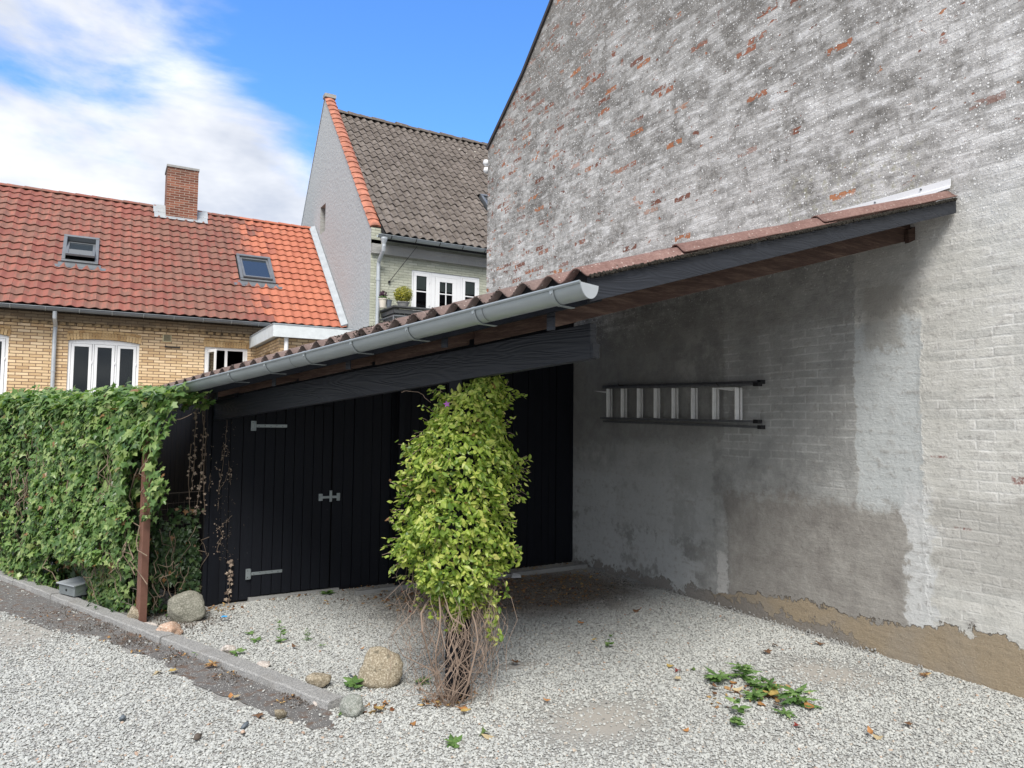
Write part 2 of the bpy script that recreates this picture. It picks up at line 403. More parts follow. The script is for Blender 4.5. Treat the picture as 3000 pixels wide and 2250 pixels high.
    c = g.mix(crum*.9, c, g.mix(n60, (.12, .11, .10), (.40, .37, .34)))
    flat = g.mx(g.mx(band, brown*.8), g.mx(sand, g.ss(y, 4.85, 5.0)*(1.-upmask)*.9))
    rel = g.ss(n4*.5+n1*.5, .42, .62)*(1.-flat)*(1.-upmask*.2)*(1.-g.ss(z+(n1-.5)*.8, 2.3, 2.8)*(1.-upmask)*.6)
    ridge = g.ss(g.m('ABSOLUTE', yc-2.985), .03, 0.)*sb(z, .3, 2.4, .1)+g.ss(yc, 4.83, 4.80)*sb(z, .0, 1.6, .1)*.4
    h = ridge*.14+n4*.55+n15*.35+n60*.14+crs*.35-bm2*.11*rel-redm*.40-sand*.25-crum*.5+sp*sandy*.2
    return {'c': c, 'n': g.bump(h, .75, .02)}
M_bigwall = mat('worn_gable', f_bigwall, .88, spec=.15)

def f_board(g, c1=(.003, .0038, .0065), c2=(.009, .011, .017)):
    p = g.obj(); x, y, z = g.sep(g.pos()); r = g.island()
    gv = g.comb(x*16+r*90., y*16, z*1.1); n = g.noise(gv, 1.6, 5, .6, .6)
    c = g.mix(n, c1, c2)
    c = g.mix(g.ss(g.noise(g.pos(), 26, 5, .75), .66, .75)*g.ss(z, 1.3, .1)*.55, c, (.12, .125, .13))
    return {'c': c, 'n': g.bump(n, .4, .004), 'r': .5+n*.3}
M_board = mat('black_boards', f_board, .5, spec=.22)
def f_beam(g, cols=((.008, .010, .015), (.024, .028, .037)), sp=0.):
    x, y, z = g.sep(g.pos())
    # along-grain coordinate runs with the beam; rings give cathedral grain
    d = g.comb(x*.9, y*.5, z*5.5)
    n = g.noise(d, 1.2, 2, .45, .6)
    rings = g.m('SINE', n*150.)
    f = g.noise(g.comb(x*6, y*3, z*60), 2., 4, .6)
    t = rings*.12+f*.6+.2
    c = g.mix(t, *cols)
    return {'c': c, 'n': g.bump(rings*.35+f, .45, .005), 'r': .36+f*.3}
M_beam = mat('blue_black_timber', f_beam, .45, spec=.4)
def f_brown(g):
    x, y, z = g.sep(g.pos())
    n = g.noise(g.comb(x*1.5, y*1.5, z*16), 2., 5, .65, .5); f = g.noise(g.comb(x*5, y*5, z*60), 3., 4, .7); k = g.voro(g.pos(), 5.)
    c = g.ramp(n*.6+f*.4, [(.3, (.035, .021, .017)), (.5, (.075, .046, .036)), (.64, (.14, .095, .072)), (.78, (.34, .27, .22))])
    return {'c': c, 'n': g.bump(n+f, .6, .006)}
M_brown = mat('rough_brown_timber', f_brown, .8, spec=.2)
def f_zinc(g, a=(.30, .335, .345), b=(.44, .475, .485)):
    p = g.pos(); n = g.noise(p, 7, 5, .6); m = g.noise(g.scl(p, (3, 3, 30)), 2, 4, .6)
    c = g.mix(n*.6+m*.4, a, b)
    return {'c': c, 'r': .38+n*.25}
M_zinc = mat('zinc', f_zinc, .45, metal=.65)
M_zincl = mat('pale_zinc', lambda g: f_zinc(g, (.40, .43, .46), (.58, .62, .65)), .5, metal=.4)
M_zincd = mat('weathered_zinc', lambda g: f_zinc(g, (.13, .14, .15), (.24, .255, .27)), .5, metal=.5)
def f_sheet(g):
    p = g.pos(); x, y, z = g.sep(p); n = g.noise(p, 3, 5, .6); f = g.noise(p, 60, 4, .7); m = g.noise(p, 16, 5, .7)
    c = g.ramp(n*.4+f*.6, [(.3, (.11, .06, .05)), (.5, (.19, .11, .095)), (.7, (.29, .19, .165))])
    c = g.mix(g.ss(y, 2.78, 3.1)*.62+.12, c, g.mix(f*.6+n*.4, (.07, .055, .05), (.27, .215, .195)))
    c = g.mix(g.ss(m, .62, .7)*.7, c, (.035, .03, .024))
    c = g.mix(g.ss(g.voro(p, 36), .17, .1)*.6, c, (.55, .50, .45))
    return {'c': c, 'n': g.bump(f+m, .5, .004)}
M_sheet = mat('red_fibre_sheet', f_sheet, .9, spec=.15)
M_sheetu = M_sheet
M_moss = plain('black_moss', (.028, .024, .018), .95, .9, 60, bump=.9)
def f_redtile(g):
    p = g.pos(); x, y, z = g.sep(p); r = g.attr('var'); n = g.noise(p, 2.2, 5, .65); f = g.noise(p, 12, 5, .7)
    base = g.ramp(r*.6+f*.4, [(.2, (.22, .078, .06)), (.5, (.30, .108, .08)), (.8, (.38, .145, .105))])
    st = g.noise(g.comb(x*9, y*1.2, z*1.2), 1.4, 5, .7)
    new = g.ss(x-(21.9-y)*.0+(r-.5)*1.2, 2.9, 4.0)
    newc = g.mix(r*.5+f*.5, (.36, .115, .072), (.50, .18, .105))
    base = g.mix(new, base, newc)
    old = g.ss(n*.3+f*.3+st*.4+r*.14-new*.12+g.ss(x, .4, 1.6)*(1.-new)*.04, .50, .64)
    c = g.mix(old*(.78-new*.25), base, g.mix(f, (.11, .066, .05), (.22, .125, .095)))
    return {'c': c, 'n': g.bump(f, .2, .004)}
M_redtile = mat('red_pantiles', f_redtile, .7, spec=.3)
def f_greytile(g):
    p = g.pos(); x, y, z = g.sep(p); r = g.attr('var'); f = g.noise(p, 20, 5, .7); n = g.noise(p, 1.6, 4)
    c = g.ramp(f*.7+r*.12+n*.25, [(.3, (.07, .058, .05)), (.52, (.135, .115, .10)), (.75, (.23, .20, .178))])
    v = g.voro(p, 4.5); vr = g.sep(g.voro(p, 4.5, out='Color'))[0]
    c = g.mix(g.ss(v+(f-.5)*.3, .13, .09)*g.ss(vr, .6, .65), c, (.50, .48, .43))
    c = g.mix(g.ss(g.noise(p, 8, 4, .8), .60, .7)*.5, c, (.36, .34, .28))
    return {'c': c, 'n': g.bump(f, .4, .008)}
M_greytile = mat('grey_pantiles', f_greytile, .85, spec=.2)
M_orange = plain('orange_verge_tiles', (.38, .15, .095), .75, .9, 6, bump=.3)
def f_ybrick(g, fr=True, k=1.12):
    p = g.pos(); x, y, z = g.sep(p)
    v = g.comb((x if fr else y)+(g.noise(p, 6, 3)-.5)*.01, z+(g.noise(p, 9, 3)-.5)*.008, 0.)
    bc, bm = g.brick(v, .24, .0667, .0075, .25); bc = g.sep(bc)[0]
    f = g.noise(p, 30, 5, .7); n = g.noise(p, 1.7, 5, .6)
    c = g.ramp(bc*.75+(f-.5)*.5+.12, [(0, (.40*k, .26*k, .14*k)), (.35, (.56*k, .405*k, .235*k)), (.8, (.68*k, .52*k, .33*k)), (1, (.74*k, .59*k, .41*k))])
    c = g.mix(bm, c, (.17, .105, .075))
    c = g.mix(g.ss(f*.6+n*.4, .56, .72)*.55, c, (.15, .11, .075))
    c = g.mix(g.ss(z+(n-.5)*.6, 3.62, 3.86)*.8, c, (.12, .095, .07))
    return {'c': c, 'n': g.bump(bm*-1.+f*.3, .6, .008)}
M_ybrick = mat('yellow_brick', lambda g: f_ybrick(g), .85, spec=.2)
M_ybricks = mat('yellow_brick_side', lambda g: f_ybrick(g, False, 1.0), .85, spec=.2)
def f_solb(g):
    p = g.pos(); r = g.island(); f = g.noise(p, 30, 5, .7)
    x, y, z = g.sep(p)
    c = g.ramp(r*.8+(f-.5)*.6+.1, [(0, (.40, .235, .11)), (.4, (.56, .38, .19)), (1, (.70, .50, .27))])
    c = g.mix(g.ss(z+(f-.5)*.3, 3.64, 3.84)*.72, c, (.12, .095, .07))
    return {'c': c, 'n': g.bump(f, .3, .006)}
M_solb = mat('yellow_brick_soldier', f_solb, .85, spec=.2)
def f_rbrick(g):
    p = g.pos(); x, y, z = g.sep(p)
    bc, bm = g.brick(g.comb(x+y, z, 0.), .24, .0667, .008, .25); bc = g.sep(bc)[0]; f = g.noise(p, 25, 5, .7)
    c = g.ramp(bc*.7+(f-.5)*.6+.15, [(0, (.10, .04, .028)), (.5, (.20, .075, .048)), (1, (.33, .14, .09))])
    c = g.mix(bm, c, (.36, .29, .24))
    c = g.mix(g.ss(z+(f-.5)*.8, 8.2, 8.7)*.4, c, (.09, .07, .055))
    return {'c': c, 'n': g.bump(bm*-1.+f*.3, .6, .01)}
M_rbrick = mat('chimney_brick', f_rbrick, .85, spec=.2)
def f_render(g, a=(.37, .39, .395), b=(.49, .51, .515)):
    p = g.pos(); q = g.scl(p, (1, 1.6, 1.6)); n = g.noise(p, 1.2, 5, .6); st = g.noise(g.vadd(q, g.scl(g.noise(p, 3, 2, col=True), (.3, .3, .3))), 7.5, 3, .6)
    c = g.mix(n*.6+st*.4, a, b)
    return {'c': c, 'n': g.bump(st, .55, .04)}
M_render = mat('trowelled_render', f_render, .9, spec=.1)
M_renders = mat('dark_render', lambda g: f_render(g, (.25, .25, .24), (.42, .42, .40)), .9, spec=.1)
def f_gbrick(g):
    p = g.pos(); x, y, z = g.sep(p)
    bc, bm = g.brick(g.comb(x+y+(g.noise(p, 5, 3)-.5)*.02, z+(g.noise(p, 6, 3)-.5)*.02, 0.), .24, .0667, .008, .6); bc = g.sep(bc)[0]; f = g.noise(p, 20, 5, .7)
    c = g.ramp(bc*.4+f*.5, [(.2, (.36, .375, .30)), (.5, (.45, .465, .38)), (.8, (.53, .54, .46))])
    c = g.mix(bm*g.ss(f, .42, .58)*.75, c, (.21, .21, .165))
    return {'c': c, 'n': g.bump(bm*-1.+f*.4, .8, .012)}
M_gbrick = mat('sage_painted_brick', f_gbrick, .8, spec=.2)
M_white = plain('white_paint', (.78, .79, .80), .45, .06, 4)
M_whiteold = plain('weathered_white_board', (.64, .68, .69), .6, .22, 7)
M_lead = plain('lead_flashing', (.38, .41, .43), .55, .3, 6, metal=.2)
M_dark = plain('dark_interior', (.012, .012, .014), .9)
M_blind = plain('roller_blind', (.52, .56, .50), .9, .08, 3)
M_greywood = plain('grey_stained_wood', (.075, .078, .08), .7, .35, 12, bump=.4)
M_black = plain('black_metal', (.02, .02, .022), .4)
M_rust = plain('brown_painted_steel', (.17, .085, .062), .55, .25, 18, spec=.4, bump=.2)
M_wire = plain('rusty_wire', (.13, .105, .09), .7, .3, 20)
M_alu = plain('aluminium', (.86, .86, .84), .42, .2, 14, metal=.0)
M_ladr = plain('ladder_dark_rail', (.16, .165, .175), .45, .5, 30, metal=.3)
M_galv = plain('galvanised_steel', (.28, .315, .325), .4, .25, 11, metal=.55)
M_conc = plain('concrete_edging', (.30, .30, .29), .9, .3, 9, bump=.5)
M_soil = plain('bare_soil', (.10, .082, .068), .95, .5, 12, bump=.9)
M_yell = plain('cream_plastic', (.58, .50, .30), .5, .08)
def glassm():
    m = bpy.data.materials.new('window_glass'); m.use_nodes = True; nt = m.node_tree; nt.nodes.clear()
    o = nt.nodes.new('ShaderNodeOutputMaterial'); a = nt.nodes.new('ShaderNodeBsdfTransparent'); b = nt.nodes.new('ShaderNodeBsdfGlossy')
    a.inputs[0].default_value = (.75, .78, .78, 1); b.inputs['Roughness'].default_value = .02; b.inputs[0].default_value = (.9, .95, 1, 1)
    l = nt.nodes.new('ShaderNodeLayerWeight'); l.inputs[0].default_value = .36; x = nt.nodes.new('ShaderNodeMixShader')
    nt.links.new(l.outputs['Fresnel'], x.inputs[0]); nt.links.new(a.outputs[0], x.inputs[1]); nt.links.new(b.outputs[0], x.inputs[2]); nt.links.new(x.outputs[0], o.inputs[0])
    return m
M_glass = glassm()
M_skyglass = mat('roof_window_glass', lambda g: {'c': (.03, .04, .05)}, .04, spec=1.)
def leafmat(name, stops, t=.35, rough=.45, dead=None):
    def f(g):
        r = g.island(); p = g.pos(); n = g.noise(p, 5, 3); k = g.noise(p, 90, 2)
        q = r*.75+n*.45-.12
        c = g.ramp(q, stops)
        if dead: c = g.mix(g.ss(g.m('FRACT', r*71.7), 1-dead, 1-dead+.005), c, (.30, .16, .07))
        c = g.mix(.25, c, g.comb(k, k, k), 'MULTIPLY')
        return {'c': c, 't': t, 'tc': g.mix(1., c, (1.25, 1.5, .6), 'MULTIPLY')}
    return mat(name, f, rough, spec=.45)
M_ivy = leafmat('ivy_leaf', [(0, (.04, .095, .03)), (.28, (.105, .20, .055)), (.55, (.185, .30, .09)), (.8, (.32, .42, .15)), (1, (.50, .54, .24))], .3, .34, dead=.02)
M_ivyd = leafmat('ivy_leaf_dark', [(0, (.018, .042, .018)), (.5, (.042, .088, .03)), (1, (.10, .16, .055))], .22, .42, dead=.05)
M_clem = leafmat('clematis_leaf', [(0, (.06, .13, .025)), (.22, (.20, .31, .05)), (.5, (.40, .50, .10)), (.8, (.58, .61, .17)), (1, (.62, .52, .20))], .40, .40, dead=.012)
M_weed = leafmat('weed_leaf', [(0, (.07, .15, .04)), (.5, (.15, .27, .08)), (1, (.28, .40, .15))], .3)
M_bush = leafmat('yellow_bush_leaf', [(0, (.18, .20, .03)), (.5, (.38, .36, .05)), (1, (.60, .52, .08))], .35)
M_purple = leafmat('purple_leaf', [(0, (.03, .01, .03)), (1, (.12, .03, .08))], .2)
M_stem = plain('dry_stem', (.27, .20, .155), .85, .35, 25)
M_stemd = plain('dead_ivy_stem', (.20, .15, .11), .85, .5, 25)
M_deadleaf = mat('dead_leaf', lambda g: {'c': g.ramp(g.island(), [(0, (.10, .05, .03)), (.4, (.23, .12, .06)), (.7, (.40, .24, .10)), (.9, (.52, .36, .14)), (1, (.16, .02, .02))]), 't': .2, 'tc': (.4, .25, .1, 1)}, .7)
def rockmat(name, a, b, c3):
    def f(g):
        p = g.pos(); n = g.noise(p, 9, 6, .7); f2 = g.noise(p, 90, 4, .75); l = g.noise(p, 22, 4, .6)
        c = g.mix(n, a, b); c = g.mix(g.ss(f2, .45, .65), c, c3); c = g.mix(g.ss(l, .6, .68)*.6, c, (.09, .085, .06))
        return {'c': c, 'n': g.bump(n*2.+f2, .8, .012)}
    return mat(name, f, .85, spec=.25)
RK = {'grey': rockmat('grey_boulder', (.15, .155, .12), (.28, .27, .225), (.40, .385, .33)), 'tan': rockmat('tan_boulder', (.17, .14, .095), (.38, .32, .23), (.56, .50, .39)),
      'pink': rockmat('pink_granite', (.42, .25, .17), (.60, .42, .31), (.70, .58, .48)), 'pale': rockmat('pale_granite', (.42, .36, .32), (.62, .56, .51), (.72, .69, .65)),
      'green': rockmat('green_grey_stone', (.17, .19, .16), (.33, .345, .31), (.45, .45, .42))}

#====GEOMETRY====
V3 = Vector
def fnoise(x, y=0., z=0.): return mn.noise(Vector((x, y, z)))

# ------------------------------------------------------------------ setting: ground
def poly_sheet(name, pts, z, m, **t):
    mb = MB(); mb.add([(p[0], p[1], z) for p in pts], [tuple(range(len(pts)))]); return mb.build(name, m, **t)
mb = MB(); mb.add([(-300, -300, 0), (300, -300, 0), (300, 300, 0), (-300, 300, 0)], [(0, 1, 2, 3)])
ground = mb.build('ground', M_ground, kind='structure')

KA = gr(960, 2084); KB = gr(316, 1826); kd = (KB-KA).normalized(); kn = V3((kd.y, -kd.x, 0))   # kn points to the carport side
if kn.x < 0: kn = -kn
strip_px = [(978, 2111), (976, 2137), (920, 2143), (870, 2124), (818, 2107), (760, 2086), (704, 2058), (655, 2040), (610, 2021), (545, 1993), (505, 1962), (464, 1944), (400, 1915), (348, 1890), (300, 1878), (221, 1866), (142, 1846), (60, 1812), (0, 1792), (-150, 1745), (-420, 1690)]
strip = [gr(*p) for p in strip_px]
far = KA+kd*9
dense = []
for a_, b_ in zip(strip, strip[1:]):
    for k in range(6):
        p_ = a_.lerp(b_, k/6); dense.append(p_+V3((fnoise(p_.x*6, p_.y*6, 2), fnoise(p_.x*6, p_.y*6, 5), 0))*.03)
strip_poly = dense+[strip[-1], far, KA-kd*.06+kn*.0]
poly_sheet('paving_strip', strip_poly, .005, M_asph, kind='structure')
# granite kerb stones laid end to end, one structure
mb = MB(); t = 0.
for i, L in enumerate([.92, 1.05, .98, 1.1, .95, 1.0, 1.0, 1.0, 1.0]):
    a = KA+kd*(t+.003); b = KA+kd*(t+L-.003); o = kn*(.006*math.sin(i*2.3)); h = .05+.004*math.sin(i*3.7)
    n = 16; wv = .115
    vs = []; rows = []
    for k in range(n+1):
        p = a.lerp(b, k/n)+o; j = lambda s: fnoise(p.x*9+s, p.y*9, i)*.011
        vs += [p+kn*(j(1)-.004)+V3((0, 0, -.05)), p+kn*(j(2)+.002)+V3((0, 0, h-.008+j(6)*.4)), p+kn*(.010+j(2))+V3((0, 0, h+j(3)*.5)), p+kn*(wv+j(4))+V3((0, 0, h+j(5)*.5)), p+kn*wv+V3((0, 0, -.05))]
    fs = [(k*5+q, k*5+q+1, (k+1)*5+q+1, (k+1)*5+q) for k in range(n) for q in range(4)]+[(4, 3, 2, 1, 0), tuple(n*5+q for q in range(5))]
    mb.add(vs, fs); t += L
mb.build('kerb', M_granite, kind='structure')

# ------------------------------------------------------------------ yellow brick house
HY = 18.6; RX0, RX1 = -9.0, 5.36
house = thing('brick_house', 'long yellow brick house with a red pantile roof, red chimney and two roof windows', 'house', (0, HY, 0))
def wallgrid(mb, y, x0, x1, z0, z1, holes, reveal=.1):
    xs = sorted({x0, x1, *[h[0] for h in holes], *[h[1] for h in holes]}); zs = sorted({z0, z1, *[h[2] for h in holes], *[h[3] for h in holes]})
    for a, b in zip(xs, xs[1:]):
        for c, d in zip(zs, zs[1:]):
            if any(h[0]-1e-6 <= a and b <= h[1]+1e-6 and h[2]-1e-6 <= c and d <= h[3]+1e-6 for h in holes): continue
            mb.add([(a, y, c), (b, y, c), (b, y, d), (a, y, d)], [(0, 1, 2, 3)])
    for a, b, c, d in holes:
        r = y+reveal
        mb.add([(a, y, c), (a, r, c), (a, r, d), (a, y, d)], [(0, 1, 2, 3)]); mb.add([(b, y, c), (b, y, d), (b, r, d), (b, r, c)], [(0, 1, 2, 3)])
        mb.add([(a, y, c), (b, y, c), (b, r, c), (a, r, c)], [(0, 1, 2, 3)]); mb.add([(a, y, d), (a, r, d), (b, r, d), (b, y, d)], [(0, 1, 2, 3)])
def arch_z(x, a, b, z, rise): m = (a+b)/2; q = (x-m)/((b-a)/2); return z-rise*q*q
W1 = (-.74, .66, 1.25, 3.47); W2 = (2.05, 3.03, 2.3, 3.45); W0 = (-3.3, -1.82, 1.2, 3.50)
holes = [W0, W1, W2]
mb = MB(); wallgrid(mb, HY, RX0, 5.38, 0, 4.06, holes)
mb.build('wall', M_ybrick, house)
room = MB()
for a, b, c, d in holes:
    room.add([(a-.6, HY+.12, c-.3), (b+.6, HY+.12, c-.3), (b+.6, HY+2.2, c-.3), (a-.6, HY+2.2, c-.3), (a-.6, HY+.12, d+.2), (b+.6, HY+.12, d+.2), (b+.6, HY+2.2, d+.2), (a-.6, HY+2.2, d+.2)],
             [(0, 1, 2, 3), (4, 7, 6, 5), (0, 3, 7, 4), (1, 5, 6, 2), (2, 6, 7, 3)])
room.build('room', M_dark, house)
def casement(name, parent, x0, x1, z0, z1, y, splits, bars=(), fw=.055, sw=.06, m=M_white, arch=0, hinge=True):
    """frame + sashes in one mesh, panes as sub-parts"""
    f = MB(); d = .07
    if arch:
        n = 10
        for k in range(n):
            a = x0+(x1-x0)*k/n; b = x0+(x1-x0)*(k+1)/n
            za, zb = arch_z(a, x0, x1, z1, arch), arch_z(b, x0, x1, z1, arch); lo = z1-arch-fw
            f.hexa([(a, y, lo), (b, y, lo), (b, y+d, lo), (a, y+d, lo), (a, y, za), (b, y, zb), (b, y+d, zb), (a, y+d, za)])
        top = z1-arch-fw
    else:
        f.box(x0, x1, y, y+d, z1-fw, z1); top = z1-fw
    f.box(x0, x1, y, y+d, z0, z0+fw); f.box(x0, x0+fw, y, y+d, z0+fw, top); f.box(x1-fw, x1, y, y+d, z0+fw, top)
    xs = [x0+fw]+[x0+(x1-x0)*s for s in splits]+[x1-fw]; panes = []
    for i, (a, b) in enumerate(zip(xs, xs[1:])):
        if i < len(xs)-2: f.box(b-.018, b+.018, y+.003, y+d, z0+fw, top)
        a2 = a+(.018 if i else 0)+.006; b2 = b-(.018 if i < len(xs)-2 else 0)-.006; y2 = y-.012; zt = top-.006; zb = z0+fw+.006
        f.box(a2, b2, y2, y+.03, zt-sw, zt); f.box(a2, b2, y2, y+.03, zb, zb+sw); f.box(a2, a2+sw, y2, y+.03, zb+sw, zt-sw); f.box(b2-sw, b2, y2, y+.03, zb+sw, zt-sw)
        if hinge:
            for hz in (.2, .8): f.box(b2-.006, b2+.012, y2-.012, y2, zb+(zt-zb)*hz-.03, zb+(zt-zb)*hz+.03)
        panes.append((a2+sw, b2-sw, zb+sw, zt-sw))
        for kind, q in bars:
            if kind == 'h': zz = zb+sw+(zt-zb-2*sw)*q; f.box(a2+sw, b2-sw, y2+.004, y+.024, zz-.014, zz+.014)
            if kind == 'v%d' % i: xx = a2+sw+(b2-a2-2*sw)*q; f.box(xx-.014, xx+.014, y2+.008, y+.021, zb+sw, zt-sw)
    o = f.build(name, m, parent, bev=.004)
    for a, b, c, dd in panes:
        g_ = MB(); g_.add([(a, y+.005, c), (b, y+.005, c), (b, y+.005, dd), (a, y+.005, dd)], [(0, 1, 2, 3)]); g_.build('pane', M_glass, o)
    return o
casement('window', house, *W1, HY+.03, [.345, .665], arch=.055)
casement('window', house, *W0, HY+.03, [.33, .66], [('h', .45)], arch=.07)
# window with its left sash swung open
x0, x1, z0, z1 = W2; f = MB(); y = HY+.03
f.box(x0, x1, y, y+.07, z1-.07, z1); f.box(x0, x0+.06, y, y+.07, z0, z1-.07); f.box(x1-.06, x1, y, y+.07, z0, z1-.07); f.box(x0+.06, x1-.06, y, y+.07, z0, z0+.05)
f.box((x0+x1)/2-.03, (x0+x1)/2+.03, y, y+.07, z0+.05, z1-.07)
for a, b, yy in ((x1-.22, x1-.06, -.0),): f.box(x1-.105, x1-.062, y-.02, y+.03, z0+.05, z1-.075)
wo = f.build('window', M_white, house, bev=.004)
s_ = MB(); hx, hy = x0+.07, y-.01; dx, dy = .13, -.42
def sw(u, z): return (hx+dx*u, hy+dy*u, z)
for (ua, ub, za, zb) in ((0, 1, z1-.14, z1-.08), (0, 1, z0+.05, z0+.11), (0, .13, z0+.11, z1-.14), (.87, 1, z0+.11, z1-.14)):
    s_.bar(((hx+dx*(ua+ub)/2), hy+dy*(ua+ub)/2, za), ((hx+dx*(ua+ub)/2), hy+dy*(ua+ub)/2, zb), (ub-ua)*.44 if ub-ua < .5 else .44, .035, up=V3((dy, -dx, 0)))
so_ = s_.build('open_sash', M_white, house)
g_ = MB(); g_.add([sw(.1, z0+.1), sw(.9, z0+.1), sw(.9, z1-.13), sw(.1, z1-.13)], [(0, 1, 2, 3)]); g_.build('pane', M_glass, so_)
# arches of upright bricks over the openings
def arch(a, b, z, rise, n):
    m = MB(); L = b-a
    for k in range(n):
        x = a-.02+(L+.04)*(k+.5)/n; zz = arch_z(x, a, b, z, rise)+.004; tilt = (x-(a+b)/2)/L*.32; wd = (L+.04)/n-.009
        p = V3((x, HY-.004+.02*random.random()*0, zz)); u = V3((math.sin(tilt), 0, math.cos(tilt)))
        m.bar(p+V3((0, 0, .0)), p+u*.135, wd, .03, up=(0, 1, 0))
    for k in range(int(n*.55)):
        nn = int(n*.55); x = a-.02+(L+.04)*(k+.5)/nn; zz = arch_z(x, a, b, z, rise)+.15; tilt = (x-(a+b)/2)/L*.3; wd = (L+.04)/nn-.01
        p = V3((x, HY-.002, zz)); u = V3((math.sin(tilt), 0, math.cos(tilt))); m.bar(p, p+u*.055, wd, .022, up=(0, 1, 0))
    return m
for a, b, z, r_, n in ((W1[0], W1[1], W1[3], .055, 24), (W2[0], W2[1], W2[3], .0, 17), (W0[0], W0[1], W0[3], .07, 25)):
    arch(a, b, z, r_, n).build('arch', M_solb, house)
x = -3.6
dm = MB(); dm.box(0, .108, HY-.055, HY+.0, 3.745, 3.803); d0 = dm.build('dentil', M_solb, house); doff = d0.location.copy()
d0.location.x = doff.x+x; x += .168
while x < 3.3:      # cornice: dentils between two oversailing courses
    dd_ = d0.copy(); col.objects.link(dd_); dd_.parent = house; dd_.location.x = doff.x+x; x += .168
m = MB(); m.box(RX0, 3.4, HY-.028, HY, 3.672, 3.735); m.box(RX0, 3.4, HY-.07, HY, 3.812, 3.985); m.build('cornice', M_ybrick, house)

# pantile roofs
def pantile(name, O, U, Vv, W, nu, nv, pu, pv, prof, m, parent, skip=None, lift=.028, jit=.004, lap=.03):
    O, U, Vv, W = map(np.array, (O, U, Vv, W)); ns = 9; us = np.linspace(0, 1, ns); h = prof(us)
    VV = []; FF = []; A = []
    for j in range(nv):
        for i in range(nu):
            uc, vc = (i+.5)*pu, (j+.5)*pv
            if skip and skip(uc, vc): continue
            jz = random.uniform(-jit, jit); jt = random.uniform(-jit, jit); ju = random.uniform(-.004, .004); jv = random.uniform(-.006, .006)
            base = len(VV); var = random.random()
            for (dv, lf, hh) in ((-lap+jv, lift-.016, 1), (-lap+jv, lift, 1), (pv*.35, lift*.62, 1), (pv, .004, 1)):
                for k in range(ns):
                    P = O+U*(i*pu+us[k]*pu*1.04+ju)+Vv*(j*pv+dv)+W*(h[k]+lf+jz+jt*(us[k]-.5)*2)
                    VV.append(P); A.append(var)
            for r in range(3):
                for k in range(ns-1):
                    FF.append((base+r*ns+k, base+r*ns+k+1, base+(r+1)*ns+k+1, base+(r+1)*ns+k))
    V_ = np.array(VV); F_ = np.array(FF)
    o = npmesh(name, V_, F_, m, parent)
    a = o.data.attributes.new('var', 'FLOAT', 'POINT'); a.data.foreach_set('value', np.array(A, dtype=np.float32))
    # smooth across the tile, sharp at its lower edge
    o.data.polygons.foreach_set('use_smooth', [True]*len(o.data.polygons))
    e = o.modifiers.new('split', 'EDGE_SPLIT'); e.split_angle = R_(50)
    return o
eY, eZ, rY, rZ = 18.22, 4.10, 21.9, 7.53
rv = V3((0, rY-eY, rZ-eZ)); rl = rv.length; rv.normalize(); rw = V3((0, -rv.z, rv.y))
redO = V3((RX0, eY, eZ))
def on_red(x, y, off=0.): return hit(x, y, redO+rw*off, rw)
def redc(p): d = p-redO; return d.x, d.dot(rv)
sk = []
for (xa, ya, xb, yb) in ((183, 697, 290, 772), (699, 754, 798, 826)):
    c1 = redc(on_red(xa, (ya+yb)/2, .06)); c2 = redc(on_red(xb, (ya+yb)/2, .06)); t_ = redc(on_red((xa+xb)/2, ya, .06)); b_ = redc(on_red((xa+xb)/2, yb, .06))
    sk.append((c1[0], c2[0], b_[1], t_[1]))
chx0, chx1, chy0, chy1 = 1.27, 2.05, 21.45, 22.25
profr = lambda u: .038*np.abs(np.cos(np.pi*(u**.86)))**1.5
nu = int((RX1-RX0)/.2235); pvr = rl/17
def skipr(u, v):
    return any(a-.02 < u < b+.02 and c-.02 < v < d+.02 for a, b, c, d in sk) or (chx0-RX0 < u < chx1-RX0 and v > rl-.30)
pantile('roof', redO, (1, 0, 0), rv, rw, nu, 17, (RX1-RX0)/nu, pvr, profr, M_redtile, house, skipr, lift=.038)
m = MB(); a_ = redO-rw*.03; m.hexa([a_+rw*-.12, a_+V3((RX1-RX0, 0, 0))+rw*-.12, a_+V3((RX1-RX0, 0, 0))+rv*rl+rw*-.12, a_+rv*rl+rw*-.12, a_, a_+V3((RX1-RX0, 0, 0)), a_+V3((RX1-RX0, 0, 0))+rv*rl, a_+rv*rl])
bk = V3((0, rv.y, -rv.z)); b0 = V3((RX0, rY, rZ)); m.add([b0, b0+V3((RX1-RX0, 0, 0)), b0+V3((RX1-RX0, 0, 0))+bk*rl, b0+bk*rl], [(0, 1, 2, 3)])
m.build('roof_deck', M_dark, house)
m = MB(); x = RX0; cut_ = False
while x < RX1-.1:      # ridge tiles
    if x > chx1 and not cut_:
        m.build('ridge_tiles', M_redtile, house, at=True); m = MB(); cut_ = True
    if not (chx0-.12 < x < chx1-.12):
        n = 8; vs = []; jz = random.uniform(-.006, .006)
        for s, rr in ((0, .115), (.40, .098)):
            for k in range(n+1):
                t_ = math.pi*k/n; vs.append((x+s, rY-math.cos(t_)*rr, rZ+.0+math.sin(t_)*rr*.75+jz))
        m.add(vs, [(k, k+1, n+2+k, n+1+k) for k in range(n)]+[tuple(range(n+1))], random.random())
    x += .37
m.build('ridge_tiles', M_redtile, house, at=True, smooth=False)
